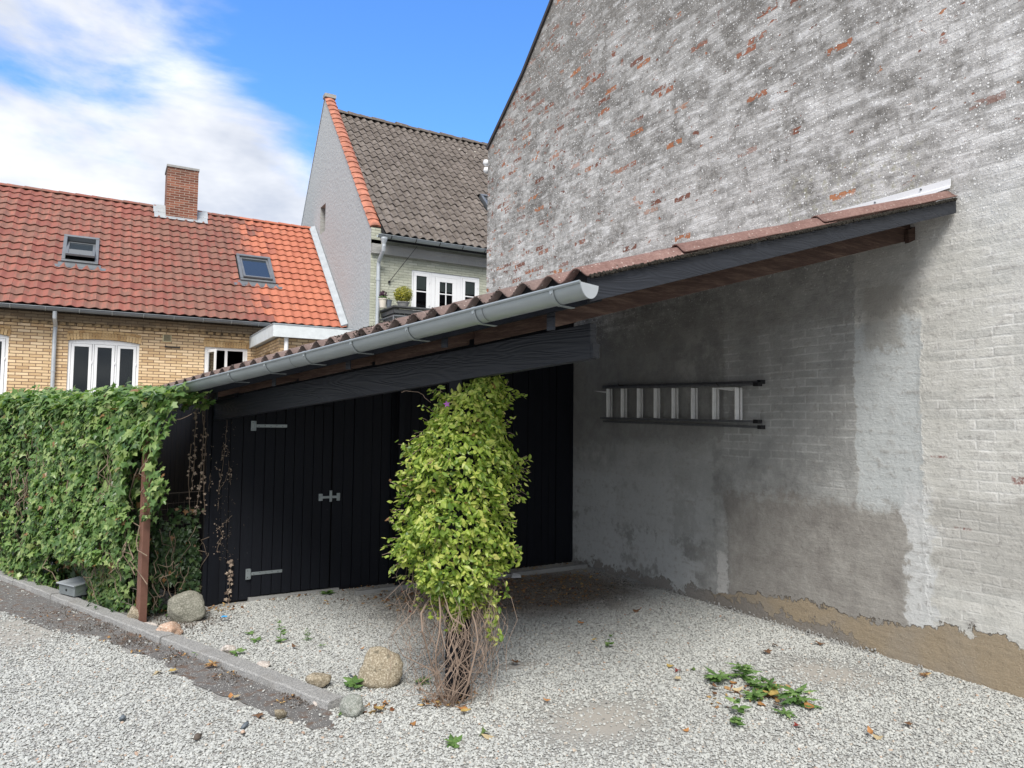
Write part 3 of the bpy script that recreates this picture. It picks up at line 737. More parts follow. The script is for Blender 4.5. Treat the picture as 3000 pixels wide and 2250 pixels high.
# chimney
m = MB(); m.box(chx0, chx1, chy0, chy1, rZ-.7, 8.60); ch = m.build('chimney', M_rbrick, house)
m = MB(); m.box(chx0-.02, chx1+.02, chy0-.02, chy1+.02, 8.60, 8.66); m.build('cap', M_conc, ch)
m = MB(); m.box(chx0-.015, chx1+.015, chy0-.015, chy1+.01, rZ-.55, rZ-.30)
p = redO+V3((chx0-.28-RX0, 0, 0))+rv*(rl-.62)+rw*.055; q = redO+V3((chx1+.28-RX0, 0, 0))+rv*(rl-.62)+rw*.055
m.hexa([p, q, q+rv*.3, p+rv*.3, p+rw*.012, q+rw*.012, q+rv*.3+rw*.012, p+rv*.3+rw*.012])
for a, b in ((chx0-.3, chx0), (chx1, chx1+.3)):
    p = redO+V3((a-RX0, 0, 0))+rv*(rl-.34)+rw*.05; q = redO+V3((b-RX0, 0, 0))+rv*(rl-.34)+rw*.05; m.hexa([p, q, q+rv*.34, p+rv*.34, p+rw*.02, q+rw*.02, q+rv*.36+rw*.05, p+rv*.36+rw*.05])
m.build('lead_apron', M_lead, ch)
# roof windows
def roofwin(parent, O, U, Vv, W, a, b, c, d, opened, name='roof_window'):
    P = lambda u, v, w_: V3(O)+V3(U)*u+V3(Vv)*v+V3(W)*w_
    def bx(m, u0, u1, v0, v1, w0, w1): m.hexa([P(u0, v0, w0), P(u1, v0, w0), P(u1, v1, w0), P(u0, v1, w0), P(u0, v0, w1), P(u1, v0, w1), P(u1, v1, w1), P(u0, v1, w1)])
    m = MB(); t_ = .075
    bx(m, a, b, c, c+t_, -.02, .10); bx(m, a, b, d-t_, d, -.02, .12); bx(m, a, a+t_, c+t_, d-t_, -.02, .11); bx(m, b-t_, b, c+t_, d-t_, -.02, .11)
    o = m.build(name, M_zincd, parent, bev=.006)
    m = MB(); bx(m, a-.06, b+.06, c-.16, c, .035, .055)
    for k in range(9):
        u = a-.1+(b-a+.2)*k/8; bx(m, u-.06, u+.06, c-.21-.015*math.sin(k*2), c-.10, .03, .052)
    m.build('apron', M_zincd, o)
    m = MB(); bx(m, a+.02, b-.02, c+.02, d-.02, -.35, -.33); m.build('shade', M_dark, o)
    ia, ib, ic, id_ = a+t_, b-t_, c+t_, d-t_; mid = (ic+id_)/2; half = (id_-ic)/2-.01; ang = R_(15 if opened else 5)
    def Q(u, v, w_): s, k = math.sin(ang), math.cos(ang); vv = v-mid; return P(u, mid+vv*k+w_*s, .08+w_*k-vv*s)
    def bq(m, u0, u1, v0, v1, w0, w1): m.hexa([Q(u0, v0, w0), Q(u1, v0, w0), Q(u1, v1, w0), Q(u0, v1, w0), Q(u0, v0, w1), Q(u1, v0, w1), Q(u1, v1, w1), Q(u0, v1, w1)])
    m = MB(); s_ = .055; lo, hi = mid-half, mid+half
    bq(m, ia, ib, lo, lo+s_, -.02, .03); bq(m, ia, ib, hi-s_, hi, -.02, .03); bq(m, ia, ia+s_, lo+s_, hi-s_, -.02, .03); bq(m, ib-s_, ib, lo+s_, hi-s_, -.02, .03)
    q = m.build('sash', M_zincd, o, bev=.004)
    m = MB(); m.add([Q(ia+s_, lo+s_, .01), Q(ib-s_, lo+s_, .01), Q(ib-s_, hi-s_, .01), Q(ia+s_, hi-s_, .01)], [(0, 1, 2, 3)]); m.build('pane', M_skyglass, o)
for i, s_ in enumerate(sk): roofwin(house, redO, (1, 0, 0), rv, rw, *s_, i == 0)
# half-round gutter helper
def gutter(mb, p, q, r, out, n=10, lip=True, th=.0):
    p, q = V3(p), V3(q); d = (q-p).normalized(); out = V3(out).normalized(); up = V3((0, 0, 1)); vs = []
    prof = [(math.cos(math.pi*k/n)*r, -math.sin(math.pi*k/n)*r) for k in range(n+1)]
    prof2 = [(x*.965, y*.965+.001) for x, y in reversed(prof)]
    pr_ = prof+prof2
    for s in (p, q): vs += [s+out*x+up*y for x, y in pr_]
    k = len(pr_); mb.add(vs, [(i, (i+1) % k, k+(i+1) % k, k+i) for i in range(k)])
    if lip: mb.tube([p+out*(r+.004)+up*.002, q+out*(r+.004)+up*.002], r*.13, 6)
m = MB(); gutter(m, (RX0, 18.13, 4.05), (3.45, 18.13, 4.05), .07, (0, -1, 0)); gt = m.build('gutter', M_zincd, house, smooth=False)
x = -4.26
while x < 3.4:
    m = MB(); m.tube([(x, 18.13-math.cos(math.pi*k/8)*.075, 4.05-math.sin(math.pi*k/8)*.075) for k in range(9)], .008, 4); m.build('bracket', M_zinc, gt); x += .62
m = MB(); m.tube([(-.99, 18.13, 3.98), (-.99, 18.16, 3.85), (-.99, HY-.07, 3.70), (-.995, HY-.07, 3.5), (-1.0, HY-.07, 0)], .042, 10)
for z in (3.35, 2.7): m.tube([(-.996, HY-.07, z), (-.996, HY-.07, z+.03)], .049, 10)
m.build('downpipe', M_zincl, house, smooth=False)
m = MB(); m.box(1.13, 1.32, HY-.02, HY, 3.505, 3.69); 
vent = m.build('vent', M_yell, house)
m = MB()
for k in range(6): m.box(1.155, 1.30, HY-.024, HY-.019, 3.53+k*.024, 3.542+k*.024)
m.build('slot', M_dark, vent)
m = MB(); m.box(1.19, 1.50, HY-.035, HY, 3.375, 3.405); m.tube([(1.2, HY-.03, 3.39), (1.2, HY-.05, 3.39)], .022, 8); m.tube([(1.49, HY-.03, 3.39), (1.49, HY-.05, 3.39)], .022, 8); m.build('iron_bar', M_black, house)
m = MB(); p = redO+V3((RX1-RX0-.14, 0, 0)); 
m.hexa([p+rw*.05, p+V3((.16, 0, 0))+rw*.05, p+V3((.16, 0, 0))+rv*rl+rw*.05, p+rv*rl+rw*.05, p+rw*.075, p+V3((.16, 0, 0))+rw*.15, p+V3((.16, 0, 0))+rv*rl+rw*.15, p+rv*rl+rw*.075])
m.build('lead_flashing', M_lead, house)
# cactus on the window sill
ct = thing('cactus', 'tall green two armed cactus standing inside the wide white window', 'cactus', (.47, HY+.22, 2.05))
m = MB()
for (x, h_) in ((0, .62), (-.10, .34)):
    n = 12; pts = [V3((.47+x, HY+.22, 2.05+h_*k/6)) for k in range(7)]; m.tube(pts, [.04, .045, .045, .045, .043, .036, .01], n)
m.build('stem', plain('cactus_green', (.20, .28, .12), .7, .3, 40), ct, smooth=True)

# ------------------------------------------------------------------ annex
AX0, AY0 = 3.06, 15.7
annex = thing('brick_annex', 'flat roofed yellow brick annex with a wide white fascia board', 'annex', (AX0, AY0, 0))
m = MB()
wy = AY0+.18; wx = AX0+.16
m.add([(wx, wy, 0), (5.38, wy, 0), (5.38, wy, 3.48), (wx, wy, 3.48)], [(0, 1, 2, 3)]); m.build('front_wall', M_ybrick, annex)
sa, sb_ = hit(775, 1040, (wx, 0, 0), (1, 0, 0)), hit(791, 1040, (wx, 0, 0), (1, 0, 0)); za_ = hit(783, 1032, (wx, 0, 0), (1, 0, 0)).z
y0_, y1_ = sorted((sa.y, sb_.y))
m = MB()
for (a, b, c, d) in ((wy, y0_, 0, 3.48), (y1_, HY, 0, 3.48), (y0_, y1_, 0, za_-.6), (y0_, y1_, za_, 3.48)): m.add([(wx, b, c), (wx, a, c), (wx, a, d), (wx, b, d)], [(0, 1, 2, 3)])
m.add([(wx, y0_, za_), (wx, y1_, za_), (wx+.12, y1_, za_), (wx+.12, y0_, za_)], [(0, 1, 2, 3)]); m.add([(wx, y0_, za_-.6), (wx+.12, y0_, za_-.6), (wx+.12, y0_, za_), (wx, y0_, za_)], [(0, 1, 2, 3)]); m.add([(wx, y1_, za_-.6), (wx, y1_, za_), (wx+.12, y1_, za_), (wx+.12, y1_, za_-.6)], [(0, 1, 2, 3)])
m.build('side_wall', M_ybricks, annex)
m = MB(); m.box(wx+.07, wx+.12, y0_, y1_, za_-.6, za_-.05); wn = m.build('window', M_white, annex)
m = MB(); m.box(wx+.06, wx+.07, y0_+.08, y1_-.08, za_-.5, za_-.12); m.build('pane', M_skyglass, wn)
m = MB(); m.box(AX0, 5.38, AY0, AY0+.03, 3.47, 3.735); m.box(AX0, AX0+.03, AY0+.03, HY, 3.47, 3.735)
m.build('fascia', M_whiteold, annex, bev=.004)
m = MB(); m.box(AX0+.03, 5.38, AY0+.03, HY, 3.50, 3.72); m.build('roof', M_lead, annex)
m = MB(); m.box(AX0-.012, 5.38, AY0-.012, AY0+.05, 3.737, 3.755); m.box(AX0-.012, AX0+.05, AY0+.05, HY, 3.737, 3.755); m.build('edge_trim', M_zincl, annex)
m = MB(); m.tube([(3.36, wy-.06, 3.47), (3.36, wy-.06, 0)], .045, 10); m.build('downpipe', M_white, annex)
m = MB(); m.box(3.55, 3.74, wy-.02, wy, 3.05, 3.17)
vt = m.build('vent', M_zincl, annex)

# ------------------------------------------------------------------ grey gabled house
GY = 16.45; gX = 5.40
grey = thing('gabled_house', 'tall house with pale trowelled gable, brown pantile roof and sage green brick front', 'house', (gX, GY, 0))
apY, apZ = 21.04, 11.33; gfY, gfZ = 16.5, 6.36; bY, bZ = 25.2, 6.1
def ztop(y): return gfZ+(apZ-gfZ)*(y-gfY)/(apY-gfY) if y < apY else apZ+(bZ-apZ)*(y-apY)/(bY-apY)
s0, s1 = hit(938, 650, (gX, 0, 0), (1, 0, 0)).y, hit(953, 640, (gX, 0, 0), (1, 0, 0)).y; s0, s1 = min(s0, s1), max(s0, s1)
zt_ = hit(945, 603, (gX, 0, 0), (1, 0, 0)).z; zb_ = hit(945, 682, (gX, 0, 0), (1, 0, 0)).z
m = MB()
def vq(pts): m.prism([(gX, y, z) for y, z in pts], (.26, 0, 0))
ysp = [GY+.0, s0, s1, apY, bY] if s1 < apY else [GY, s0, apY, s1, bY]
def strip_(a, b, lo, hi=None):
    pts = [(a, lo), (b, lo), (b, hi if hi is not None else ztop(b)), (a, hi if hi is not None else ztop(a))]
    if a < apY < b and hi is None: pts.insert(3, (apY, apZ))
    m.add([(gX, y, z) for y, z in pts], [tuple(range(len(pts)-1, -1, -1))])
strip_(GY+.001, s0, 0); strip_(s1, bY, 0); strip_(s0, s1, 0, zb_); strip_(s0, s1, zt_)
m.build('gable_wall', M_render, grey)
m = MB()
for y, f_ in ((s0, 1), (s1, 1)): m.add([(gX, y, zb_), (gX+.25, y, zb_), (gX+.25, y, zt_), (gX, y, zt_)], [(0, 1, 2, 3)])
m.add([(gX, s0, zb_), (gX, s1, zb_), (gX+.25, s1, zb_), (gX+.25, s0, zb_)], [(0, 1, 2, 3)]); m.add([(gX, s0, zt_), (gX, s1, zt_), (gX+.25, s1, zt_), (gX+.25, s0, zt_)], [(0, 1, 2, 3)])
sl = m.build('slit_window', M_renders, grey)
m = MB(); m.add([(gX+.22, s0, zb_), (gX+.22, s1, zb_), (gX+.22, s1, zt_), (gX+.22, s0, zt_)], [(0, 1, 2, 3)]); m.build('pane', M_skyglass, sl)
m = MB()    # parapet front end and inner face
m.prism([(gX+.004, GY-.0, 5.95), (gX+.004, GY, gfZ-.05), (gX+.004, apY, apZ-.0), (gX+.004, apY, apZ-.9)], (.25, 0, 0))
m.build('parapet', M_gbrick, grey)
GW = (6.45, 8.32, 4.35, 5.43)
m = MB(); wallgrid(m, GY, gX, 13.5, 0, 6.05, [GW], .08); m.build('front_wall', M_gbrick, grey)
m = MB(); a, b, c, d = GW; m.add([(a-.3, GY+.1, c-.2), (b+.3, GY+.1, c-.2), (b+.3, GY+2, c-.2), (a-.3, GY+2, c-.2), (a-.3, GY+.1, d+.2), (b+.3, GY+.1, d+.2), (b+.3, GY+2, d+.2), (a-.3, GY+2, d+.2)], [(0, 1, 2, 3), (4, 7, 6, 5), (0, 3, 7, 4), (1, 5, 6, 2), (2, 6, 7, 3)]); m.build('room', M_dark, grey)
# casements and a glazed door between them
gw = casement('window', grey, 6.45, 6.98, 4.35, 5.43, GY+.02, [], [('h', .53)], fw=.05, sw=.075)
gw = casement('window', grey, 7.78, 8.32, 4.35, 5.43, GY+.02, [], [('h', .53)], fw=.05, sw=.075)
gd = casement('balcony_door', grey, 6.983, 7.777, 4.35, 5.43, GY+.021, [], [('h', .53), ('v0', .5)], fw=.10, sw=.115, hinge=False)
for a, b in ((6.60, 6.85), (7.22, 7.54), (7.94, 8.18)):
    m = MB(); m.add([(a-.04, GY+.07, 4.98), (b+.04, GY+.07, 4.98), (b+.04, GY+.07, 5.4), (a-.04, GY+.07, 5.4)], [(0, 1, 2, 3)]); m.build('blind', M_blind, grey)
m = MB(); m.box(gX+.0, 13.5, GY-.10, GY-.002, 5.70, 5.93); m.build('eaves_band', M_renders, grey)
geY, geZ, grY, grZ = 16.12, 6.12, 21.04, 10.93
gv = V3((0, grY-geY, grZ-geZ)); gl = gv.length; gv.normalize(); gwn = V3((0, -gv.z, gv.y)); gO = V3((gX+.24, geY, geZ))
nu = int((13.5-gX-.24)/.215)
skg = (lambda p: (p.x-gO.x, (p-gO).dot(gv)))
ga = skg(hit(1405, 572, gO+gwn*.06, gwn)); gb = skg(hit(1434, 636, gO+gwn*.06, gwn))
pantile('roof', gO, (1, 0, 0), gv, gwn, nu, 23, .215, gl/23, lambda u: .032*(1+np.cos(2*np.pi*(u-.35))), M_greytile, grey, lambda u, v: ga[0] < u < ga[0]+.9 and gb[1] < v < ga[1], lift=.03, jit=.007)
roofwin(grey, gO, (1, 0, 0), gv, gwn, ga[0], ga[0]+.9, gb[1], ga[1], False)
m = MB(); a_ = gO-gwn*.03; Lx = V3((13.5-gX-.24, 0, 0)); m.hexa([a_-gwn*.1, a_+Lx-gwn*.1, a_+Lx+gv*gl-gwn*.1, a_+gv*gl-gwn*.1, a_, a_+Lx, a_+Lx+gv*gl, a_+gv*gl])
bk = V3((0, 5, -4.9)); b0 = V3((gX+.24, grY, grZ)); m.add([b0, b0+Lx, b0+Lx+bk, b0+bk], [(0, 1, 2, 3)]); m.build('roof_deck', M_dark, grey)
m = MB(); x = gX+.3
while x < 13.3:
    n = 8; vs = []; rr0 = .15+random.uniform(-.012, .012)
    for s, rr in ((0, rr0), (.40, rr0-.015)):
        for k in range(n+1):
            t_ = math.pi*k/n; vs.append((x+s, grY-math.cos(t_)*rr, grZ+math.sin(t_)*rr*.9+random.uniform(-.02, .02)))
    m.add(vs, [(k, k+1, n+2+k, n+1+k) for k in range(n)]+[tuple(range(n+1))], random.random()*.4); x += .38
m.build('ridge_tiles', M_greytile, grey, at=True)
# orange verge tiles stepping up the parapet
m = MB(); va = V3((0, apY-gfY, apZ-gfZ)); vl = va.length; va.normalize(); vw = V3((0, -va.z, va.y)); nt_ = 25; 
for k in range(nt_):
    P0 = V3((gX-.03, gfY, gfZ))+va*(vl*k/nt_-.02); n = 6; vs = []
    for s, lf in ((0, .035), (vl/nt_+.03, .006)):
        for q in range(n+1):
            t_ = q/n; hh = .055*math.sin(math.pi*t_)**.7; vs.append(P0+va*s+V3((.31*t_, 0, 0))+vw*(lf+hh+random.uniform(-.003, .003)))
    vs += [v-vw*.05 for v in vs[:n+1]]
    m.add(vs, [(q, q+1, n+2+q, n+1+q) for q in range(n)]+[(2*n+2+q, 2*n+3+q, q+1, q) for q in range(n)])
m.build('verge_tiles', M_orange, grey)
m = MB(); m.box(gX-.04, gX+.30, apY-.12, apY+.14, apZ+.0, apZ+.11); m.build('apex_stone', M_renders, grey)
m = MB(); m.prism([(gX-.01, apY+.08, apZ+.04), (gX-.01, bY, bZ+.05), (gX-.01, bY, bZ-.02), (gX-.01, apY+.08, apZ-.03)], (.3, 0, 0)); m.build('rear_verge', M_lead, grey)
m = MB(); gutter(m, (gX+.02, 16.05, 6.07), (13.5, 16.05, 6.07), .07, (0, -1, 0)); gt = m.build('gutter', M_zinc, grey)
x = gX+.35
while x < 9.6:
    m = MB(); m.tube([(x, 16.05-math.cos(math.pi*k/8)*.077, 6.075-math.sin(math.pi*k/8)*.077) for k in range(9)], .011, 4); m.build('bracket', M_black, gt); x += .62
m = MB(); m.lathe([(.085, 6.02), (.085, 5.98), (.045, 5.86), (.045, 5.80)], (5.58, 16.05, 0), 14); m.tube([(5.58, 16.05, 5.82), (5.58, 16.07, 5.72), (5.57, 16.36, 5.5), (5.57, 16.38, 5.4), (5.57, 16.38, 0)], .046, 12); m.tube([(5.57, 16.38, 5.05), (5.57, 16.38, 5.11)], .054, 12)
m.build('downpipe', M_zincl, grey, smooth=False)
m = MB(); p = hit(1140, 826, (0, GY-.02, 0), (0, 1, 0)); q = hit(1222, 722, (0, GY-.35, 0), (0, 1, 0)); m.tube([p, q], .009, 5); m.tube([p, p+V3((0, -.03, 0))], .03, 8); m.build('stay_wire', M_black, grey)
# balcony enclosure with plank sides
bal = thing('roof_terrace_screen', 'dark grey plank balustrade with a broad top rail in front of the white balcony door', 'balustrade', (5.72, 15.6, 3.0))
m = MB(); bx0, by0, bt = 5.70, 15.55, 4.35
m.box(bx0-.05, 10.0, by0-.06, by0+.18, bt-.04, bt); m.box(bx0-.05, bx0+.18, by0+.18, GY-.01, bt-.04, bt); m.build('top_rail', M_greywood, bal, bev=.005)
m = MB()
for k in range(38):
    x = bx0+.03+k*.112
    if x < 9.9: m.box(x, x+.10, by0+.02, by0+.045, 3.0, bt-.07)
y = by0+.06
while y < GY-.1: m.box(bx0+.02, bx0+.045, y, y+.10, 3.0, bt-.07); y += .112
m.build('planks', M_greywood, bal)
m = MB(); m.box(bx0-.02, bx0+.012, by0-.01, GY-.02, bt-.17, bt-.08); m.box(bx0-.02, 9.9, by0-.012, by0+.018, bt-.17, bt-.08); m.box(bx0-.02, bx0+.012, by0-.01, GY-.02, bt-.62, bt-.53)
m.build('rail', M_greywood, bal, bev=.004)
m = MB(); m.tube([(bx0-.04, GY-.05, bt-.24), (bx0-.04, by0-.03, bt-.24), (9.9, by0-.03, bt-.24)], .018, 6); m.tube([(bx0-.04, by0-.03, bt-.24), (bx0-.04, by0-.03, 3.0)], .018, 6); m.build('pipe_rail', M_zincd, bal)

# ------------------------------------------------------------------ the big worn gable
WX = 5.0
big = thing('gable_building', 'large building with a rough limewashed brick gable wall filling the right side', 'building', (WX, 4, 0))
fy, fz = 9.66, 5.87; prof_ = [(fy, 0), (fy, fz), (8.60, 6.60), (7.86, 7.26), (4.3, 10.9), (-1.2, 5.4), (-1.2, 0)]
m = MB(); m.add([(WX, y, z) for y, z in prof_], [tuple(range(len(prof_)))]); m.add([(WX, fy, 0), (14, fy, 0), (14, fy, fz), (WX, fy, fz)], [(0, 1, 2, 3)]); m.add([(WX, -1.2, 0), (WX, -1.2, 5.4), (14, -1.2, 5.4), (14, -1.2, 0)], [(0, 1, 2, 3)])
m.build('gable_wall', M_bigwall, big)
m = MB(); rp = prof_[1:6]
for (a, b) in zip(rp, rp[1:]):
    n_ = V3((0, -(b[1]-a[1]), (b[0]-a[0])*1.)).normalized(); n_ = n_ if n_.z > 0 else -n_
    A = V3((WX-.03, *a)); B = V3((WX-.03, *b)); m.hexa([A, A+V3((9, 0, 0)), B+V3((9, 0, 0)), B, A+n_*.05, A+V3((9, 0, 0))+n_*.05, B+V3((9, 0, 0))+n_*.05, B+n_*.05])
m.build('roof', plain('slate_edge', (.05, .045, .045), .8, .4, 8), big)
m = MB()
for (x, y) in ((1424, 478), (1425, 500)):
    p = hit(x, y, (0, fy+.06, 0), (0, 1, 0)); m.lathe([(.0, .05), (.035, .045), (.05, 0), (.03, -.04), (0, -.045)], p, 12)
m.build('insulator', M_white, big, smooth=True)

# ------------------------------------------------------------------ carport
pc = V3((.85, 7.06, 0)); pb = V3((1.86, 4.0, 0)); bd = (pb-pc).normalized(); bn = V3((-bd.y, bd.x, 0)); bn = bn if bn.x < 0 else -bn
def zr(x): return 3.215+.286*(x-WX)
carport = thing('carport', 'black timber carport with plank back wall, zinc gutter and a red brown corrugated roof', 'carport', (1.86, 4.0, 0))
def line(px, off, py=1000): return hit(px, py, pc+bn*off, bn)
# beam
bR = hit(1729, 1051, pc, bn); bL = V3((.86, 7.03, 0)); bR2 = V3((bR.x, bR.y, 0))
def zb(p): t_ = (p-bR2).dot((bL-bR2).normalized()); return bR.z-.0795*t_
i_ = -bn*.055; m = MB()
A, B = V3((bR.x, bR.y, 0)), V3((bL.x, bL.y, 0)); za, zbb = zb(A), zb(B); Z = lambda z: V3((0, 0, z)); H = .186
N_ = 24; vs = []
for k in range(N_+1):
    p = A.lerp(B, k/N_); z = zb(p)
    vs += [p+Z(z), p+i_+Z(z), p+i_+Z(z+H), p+Z(z+H)]
m.add(vs, [(k*4+q, k*4+(q+1) % 4, (k+1)*4+(q+1) % 4, (k+1)*4+q) for k in range(N_) for q in range(4)]+[(3, 2, 1, 0), tuple(N_*4+q for q in range(4))])
m.build('beam', M_beam, carport, bev=.003)
m = MB(); e = A-bd*-.001; m.hexa([e+Z(za+.005), e+i_*1.0+Z(za+.005), e+i_+bd*.018+Z(za+.005), e+bd*.018+Z(za+.005)]+[p+Z(.075) for p in (e+Z(za+.005), e+i_*1.0+Z(za+.005), e+i_+bd*.018+Z(za+.005), e+bd*.018+Z(za+.005))])
m.build('end_block', M_beam, carport)
m = MB(); pp = pb-bn*.06; m.bar(pp+Z(-.05), pp+Z(zb(pb)+.16), .11, .11, up=bd); m.build('post', M_board, carport, bev=.004)
tp = gr(1166, 1716); m = MB(); m.bar(tp+Z(-.02), tp+Z(2.1), .06, .06, up=(0, 1, 0)); m.build('post', M_board, carport, bev=.003)
m = MB(); cp = pc-bn*.05; m.bar(cp+Z(0), cp+Z(1.95), .10, .10, up=bd); m.build('post', M_board, carport, bev=.004)
# rafters, front one first
raf_px = [1614, 1305, 1024, 808, 640]
rys = []
for i, px in enumerate(raf_px):
    p = line(px, .20); y = 3.06 if i == 0 else p.y
    xl = (pc+bn*.20).x+((pc+bn*.20).y-y)/.95*.313
    rys.append(y); m = MB(); hw = .0225; sk_ = .313/.95*hw
    x0 = xl; x1 = WX-.003
    lo = .21; hi = .042
    if i: lo = .175
    vs = [(x0+sk_, y-hw, zr(x0)-lo+.01), (x1, y-hw, zr(x1)-lo), (x1, y+hw, zr(x1)-lo), (x0-sk_, y+hw, zr(x0)-lo+.01), (x0+sk_, y-hw, zr(x0)-hi), (x1, y-hw, zr(x1)-hi), (x1, y+hw, zr(x1)-hi), (x0-sk_, y+hw, zr(x0)-hi)]
    m.hexa(vs); r = m.build('rafter', M_brown, carport, bev=.003)
    m = MB(); c_ = V3((x0, y, 0)); e1 = bd*.026
    z0, z1 = zr(x0)-lo-.005, zr(x0)-hi-.005
    m.hexa([c_-e1+bn*.006+Z(z0), c_+e1+bn*.006+Z(z0), c_+e1+bn*.001+Z(z0), c_-e1+bn*.001+Z(z0), c_-e1+bn*.006+Z(z1), c_+e1+bn*.006+Z(z1), c_+e1+bn*.001+Z(z1), c_-e1+bn*.001+Z(z1)]); m.build('painted_end', M_beam, r)
# brown blocking boards between rafters, standing on the beam
for i in range(len(rys)-1):
    off = .045; a = line(0, 0, 1000) if False else None
    def pt(y, o): q = pc+bn*o; return V3((q.x+(q.y-y)/.95*.313, y, 0))
    a, b = pt(rys[i]+.03, off), pt(rys[i+1]-.03, off); n = 1; m = MB(); th = -bn*.022
    vs = [a+Z(zb(a)+H+.012), b+Z(zb(b)+H+.004), b+th+Z(zb(b)+H+.004), a+th+Z(zb(a)+H+.012), a+Z(zr(a.x)-.01), b+Z(zr(b.x)-.01), b+th+Z(zr(b.x)-.01), a+th+Z(zr(a.x)-.01)]
    m.hexa(vs); m.build('blocking_board', M_brown, carport)
a, b = pt(rys[-1]+.03, .05), pt(7.0, .05); m = MB(); th = -bn*.03; m.hexa([a+Z(zb(a)+H-.02), b+Z(zb(b)+H-.02), b+th+Z(zb(b)+H-.02), a+th+Z(zb(a)+H-.02), a+Z(zr(a.x)-.01), b+Z(zr(b.x)-.01), b+th+Z(zr(b.x)-.01), a+th+Z(zr(a.x)-.01)]); m.build('blocking_board', M_board, carport)
# battens under the sheets
def xg(y, off=.33): q = pc+bn*off; return q.x+(q.y-y)/.95*.313
for k in range(6):
    x = 2.3+k*.52; y0 = 2.74; y1 = 7.2; m = MB(); m.box(x, x+.04, y0, y1, zr(x+.02)-.04, zr(x+.02)-.004); m.build('batten', M_brown, carport)
# fascia behind the gutter
m = MB(); a, b = V3((xg(2.74, .24), 2.74, 0)), V3((xg(7.12, .24), 7.12, 0)); th = -bn*.02
m.hexa([a+Z(zr(a.x)-.121), b+Z(zr(b.x)-.117), b+th+Z(zr(b.x)-.117), a+th+Z(zr(a.x)-.121), a+Z(zr(a.x)-.005), b+Z(zr(b.x)-.005), b+th+Z(zr(b.x)-.005), a+th+Z(zr(a.x)-.005)]); m.build('fascia', M_board, carport)
# bargeboard
m = MB(); xs = np.linspace(1.945, 4.985, 16); vs = []
for x in xs:
    lo = .118-(x-1.945)*.0085; vs += [(x, 2.71, zr(x)-lo), (x, 2.735, zr(x)-lo), (x, 2.735, zr(x)), (x, 2.71, zr(x))]
n = len(xs); m.add(vs, [(k*4+q, k*4+(q+1) % 4, (k+1)*4+(q+1) % 4, (k+1)*4+q) for k in range(n-1) for q in range(4)]+[(3, 2, 1, 0), tuple((n-1)*4+q for q in range(4))]); m.build('bargeboard', M_beam, carport, bev=.002)
# corrugated sheets
jx = [hit(2008, 735, (0, 2.70, 0), (0, 1, 0)).x, hit(2416, 640, (0, 2.70, 0), (0, 1, 0)).x]
PY = .158; Yf = 2.695; Yb = Yf+PY*28.5
def hs(y): return .026*(1-math.cos(2*math.pi*(y-Yf)/PY))
rims = []
for k, (xa, xb) in enumerate(((None, jx[0]+.10), (jx[0], jx[1]+.10), (jx[1], 4.975))):
    ny = int((Yb-Yf)/PY*12); nx = 14; Vv = []; Ff = []
    for j in range(ny+1):
        y = Yf+(Yb-Yf)*j/ny; xs0 = xa if xa is not None else xg(y, .345)
        col_i = int((y-Yf)/(PY*6)); slip = random.Random(col_i*7+k).uniform(-.006, .006) if True else 0
        for i in range(nx+1):
            x = xs0+(xb-xs0)*i/nx; lf = .004+(.009 if (k and i < nx*.6) else 0)*(1-i/nx)+.0075*k
            Vv.append((x+(slip if i == 0 else 0), y, zr(x)+hs(y)+lf+.002*fnoise(x*3, y*3, k)))
        if xa is None: rims.append(V3(Vv[-(nx+1)]))
    for j in range(ny):
        for i in range(nx):
            a = j*(nx+1)+i; Ff.append((a, a+1, a+nx+2, a+nx+1))
    o = npmesh('roof_sheet', np.array(Vv), np.array(Ff), M_sheet, carport, smooth=True); s = o.modifiers.new('solid', 'SOLIDIFY'); s.thickness = .007; s.offset = 1
    if k == 0: sheet0 = o
m = MB(); vs = []; ny = 340; y0 = Yf+.02; y1 = Yb-.25
for k in range(ny+1):
    y = y0+(y1-y0)*k/ny; x = xg(y, .29); vs += [(x, y, zr(x)-.03), (x, y, zr(x)+hs(y)+.003)]
m.add(vs, [(2*k, 2*k+2, 2*k+3, 2*k+1) for k in range(ny)]); m.build('arch_shade_strip', M_dark, carport)  # black strip standing in for the shade inside the corrugation openings
# moss on the sheet edges
ico_v = []; ico_f = []
bm = bmesh.new(); bmesh.ops.create_icosphere(bm, subdivisions=1, radius=1); ICO_V = np.array([v.co[:] for v in bm.verts]); ICO_F = np.array([[v.index for v in f.verts] for f in bm.faces]); bm.free()
def blobs(name, P, Rr, m, parent=None, flat=None, jit=.3, smooth=False, tilt=.35, **t):
    P = np.asarray(P); n = len(P); Rr = np.asarray(Rr).reshape(n, -1) if np.ndim(Rr) > 1 else np.repeat(np.asarray(Rr)[:, None], 3, 1)
    base = ICO_V[None]*(1+rng.uniform(-jit, jit, (n, len(ICO_V), 1))); base = base*Rr[:, None, :]
    an = rng.uniform(0, 2*np.pi, n); c, s = np.cos(an), np.sin(an); x = base[..., 0]*c[:, None]-base[..., 1]*s[:, None]; y = base[..., 0]*s[:, None]+base[..., 1]*c[:, None]
    tl = rng.normal(0, tilt, (n, 2)); z = base[..., 2]+x*tl[:, :1]+y*tl[:, 1:]
    V_ = np.stack([x, y, z], -1)+P[:, None, :]
    F_ = ICO_F[None]+np.arange(n)[:, None, None]*len(ICO_V)
    return npmesh(name, V_.reshape(-1, 3), F_.reshape(-1, 3), m, parent, smooth, **t)
P = []; Q = []
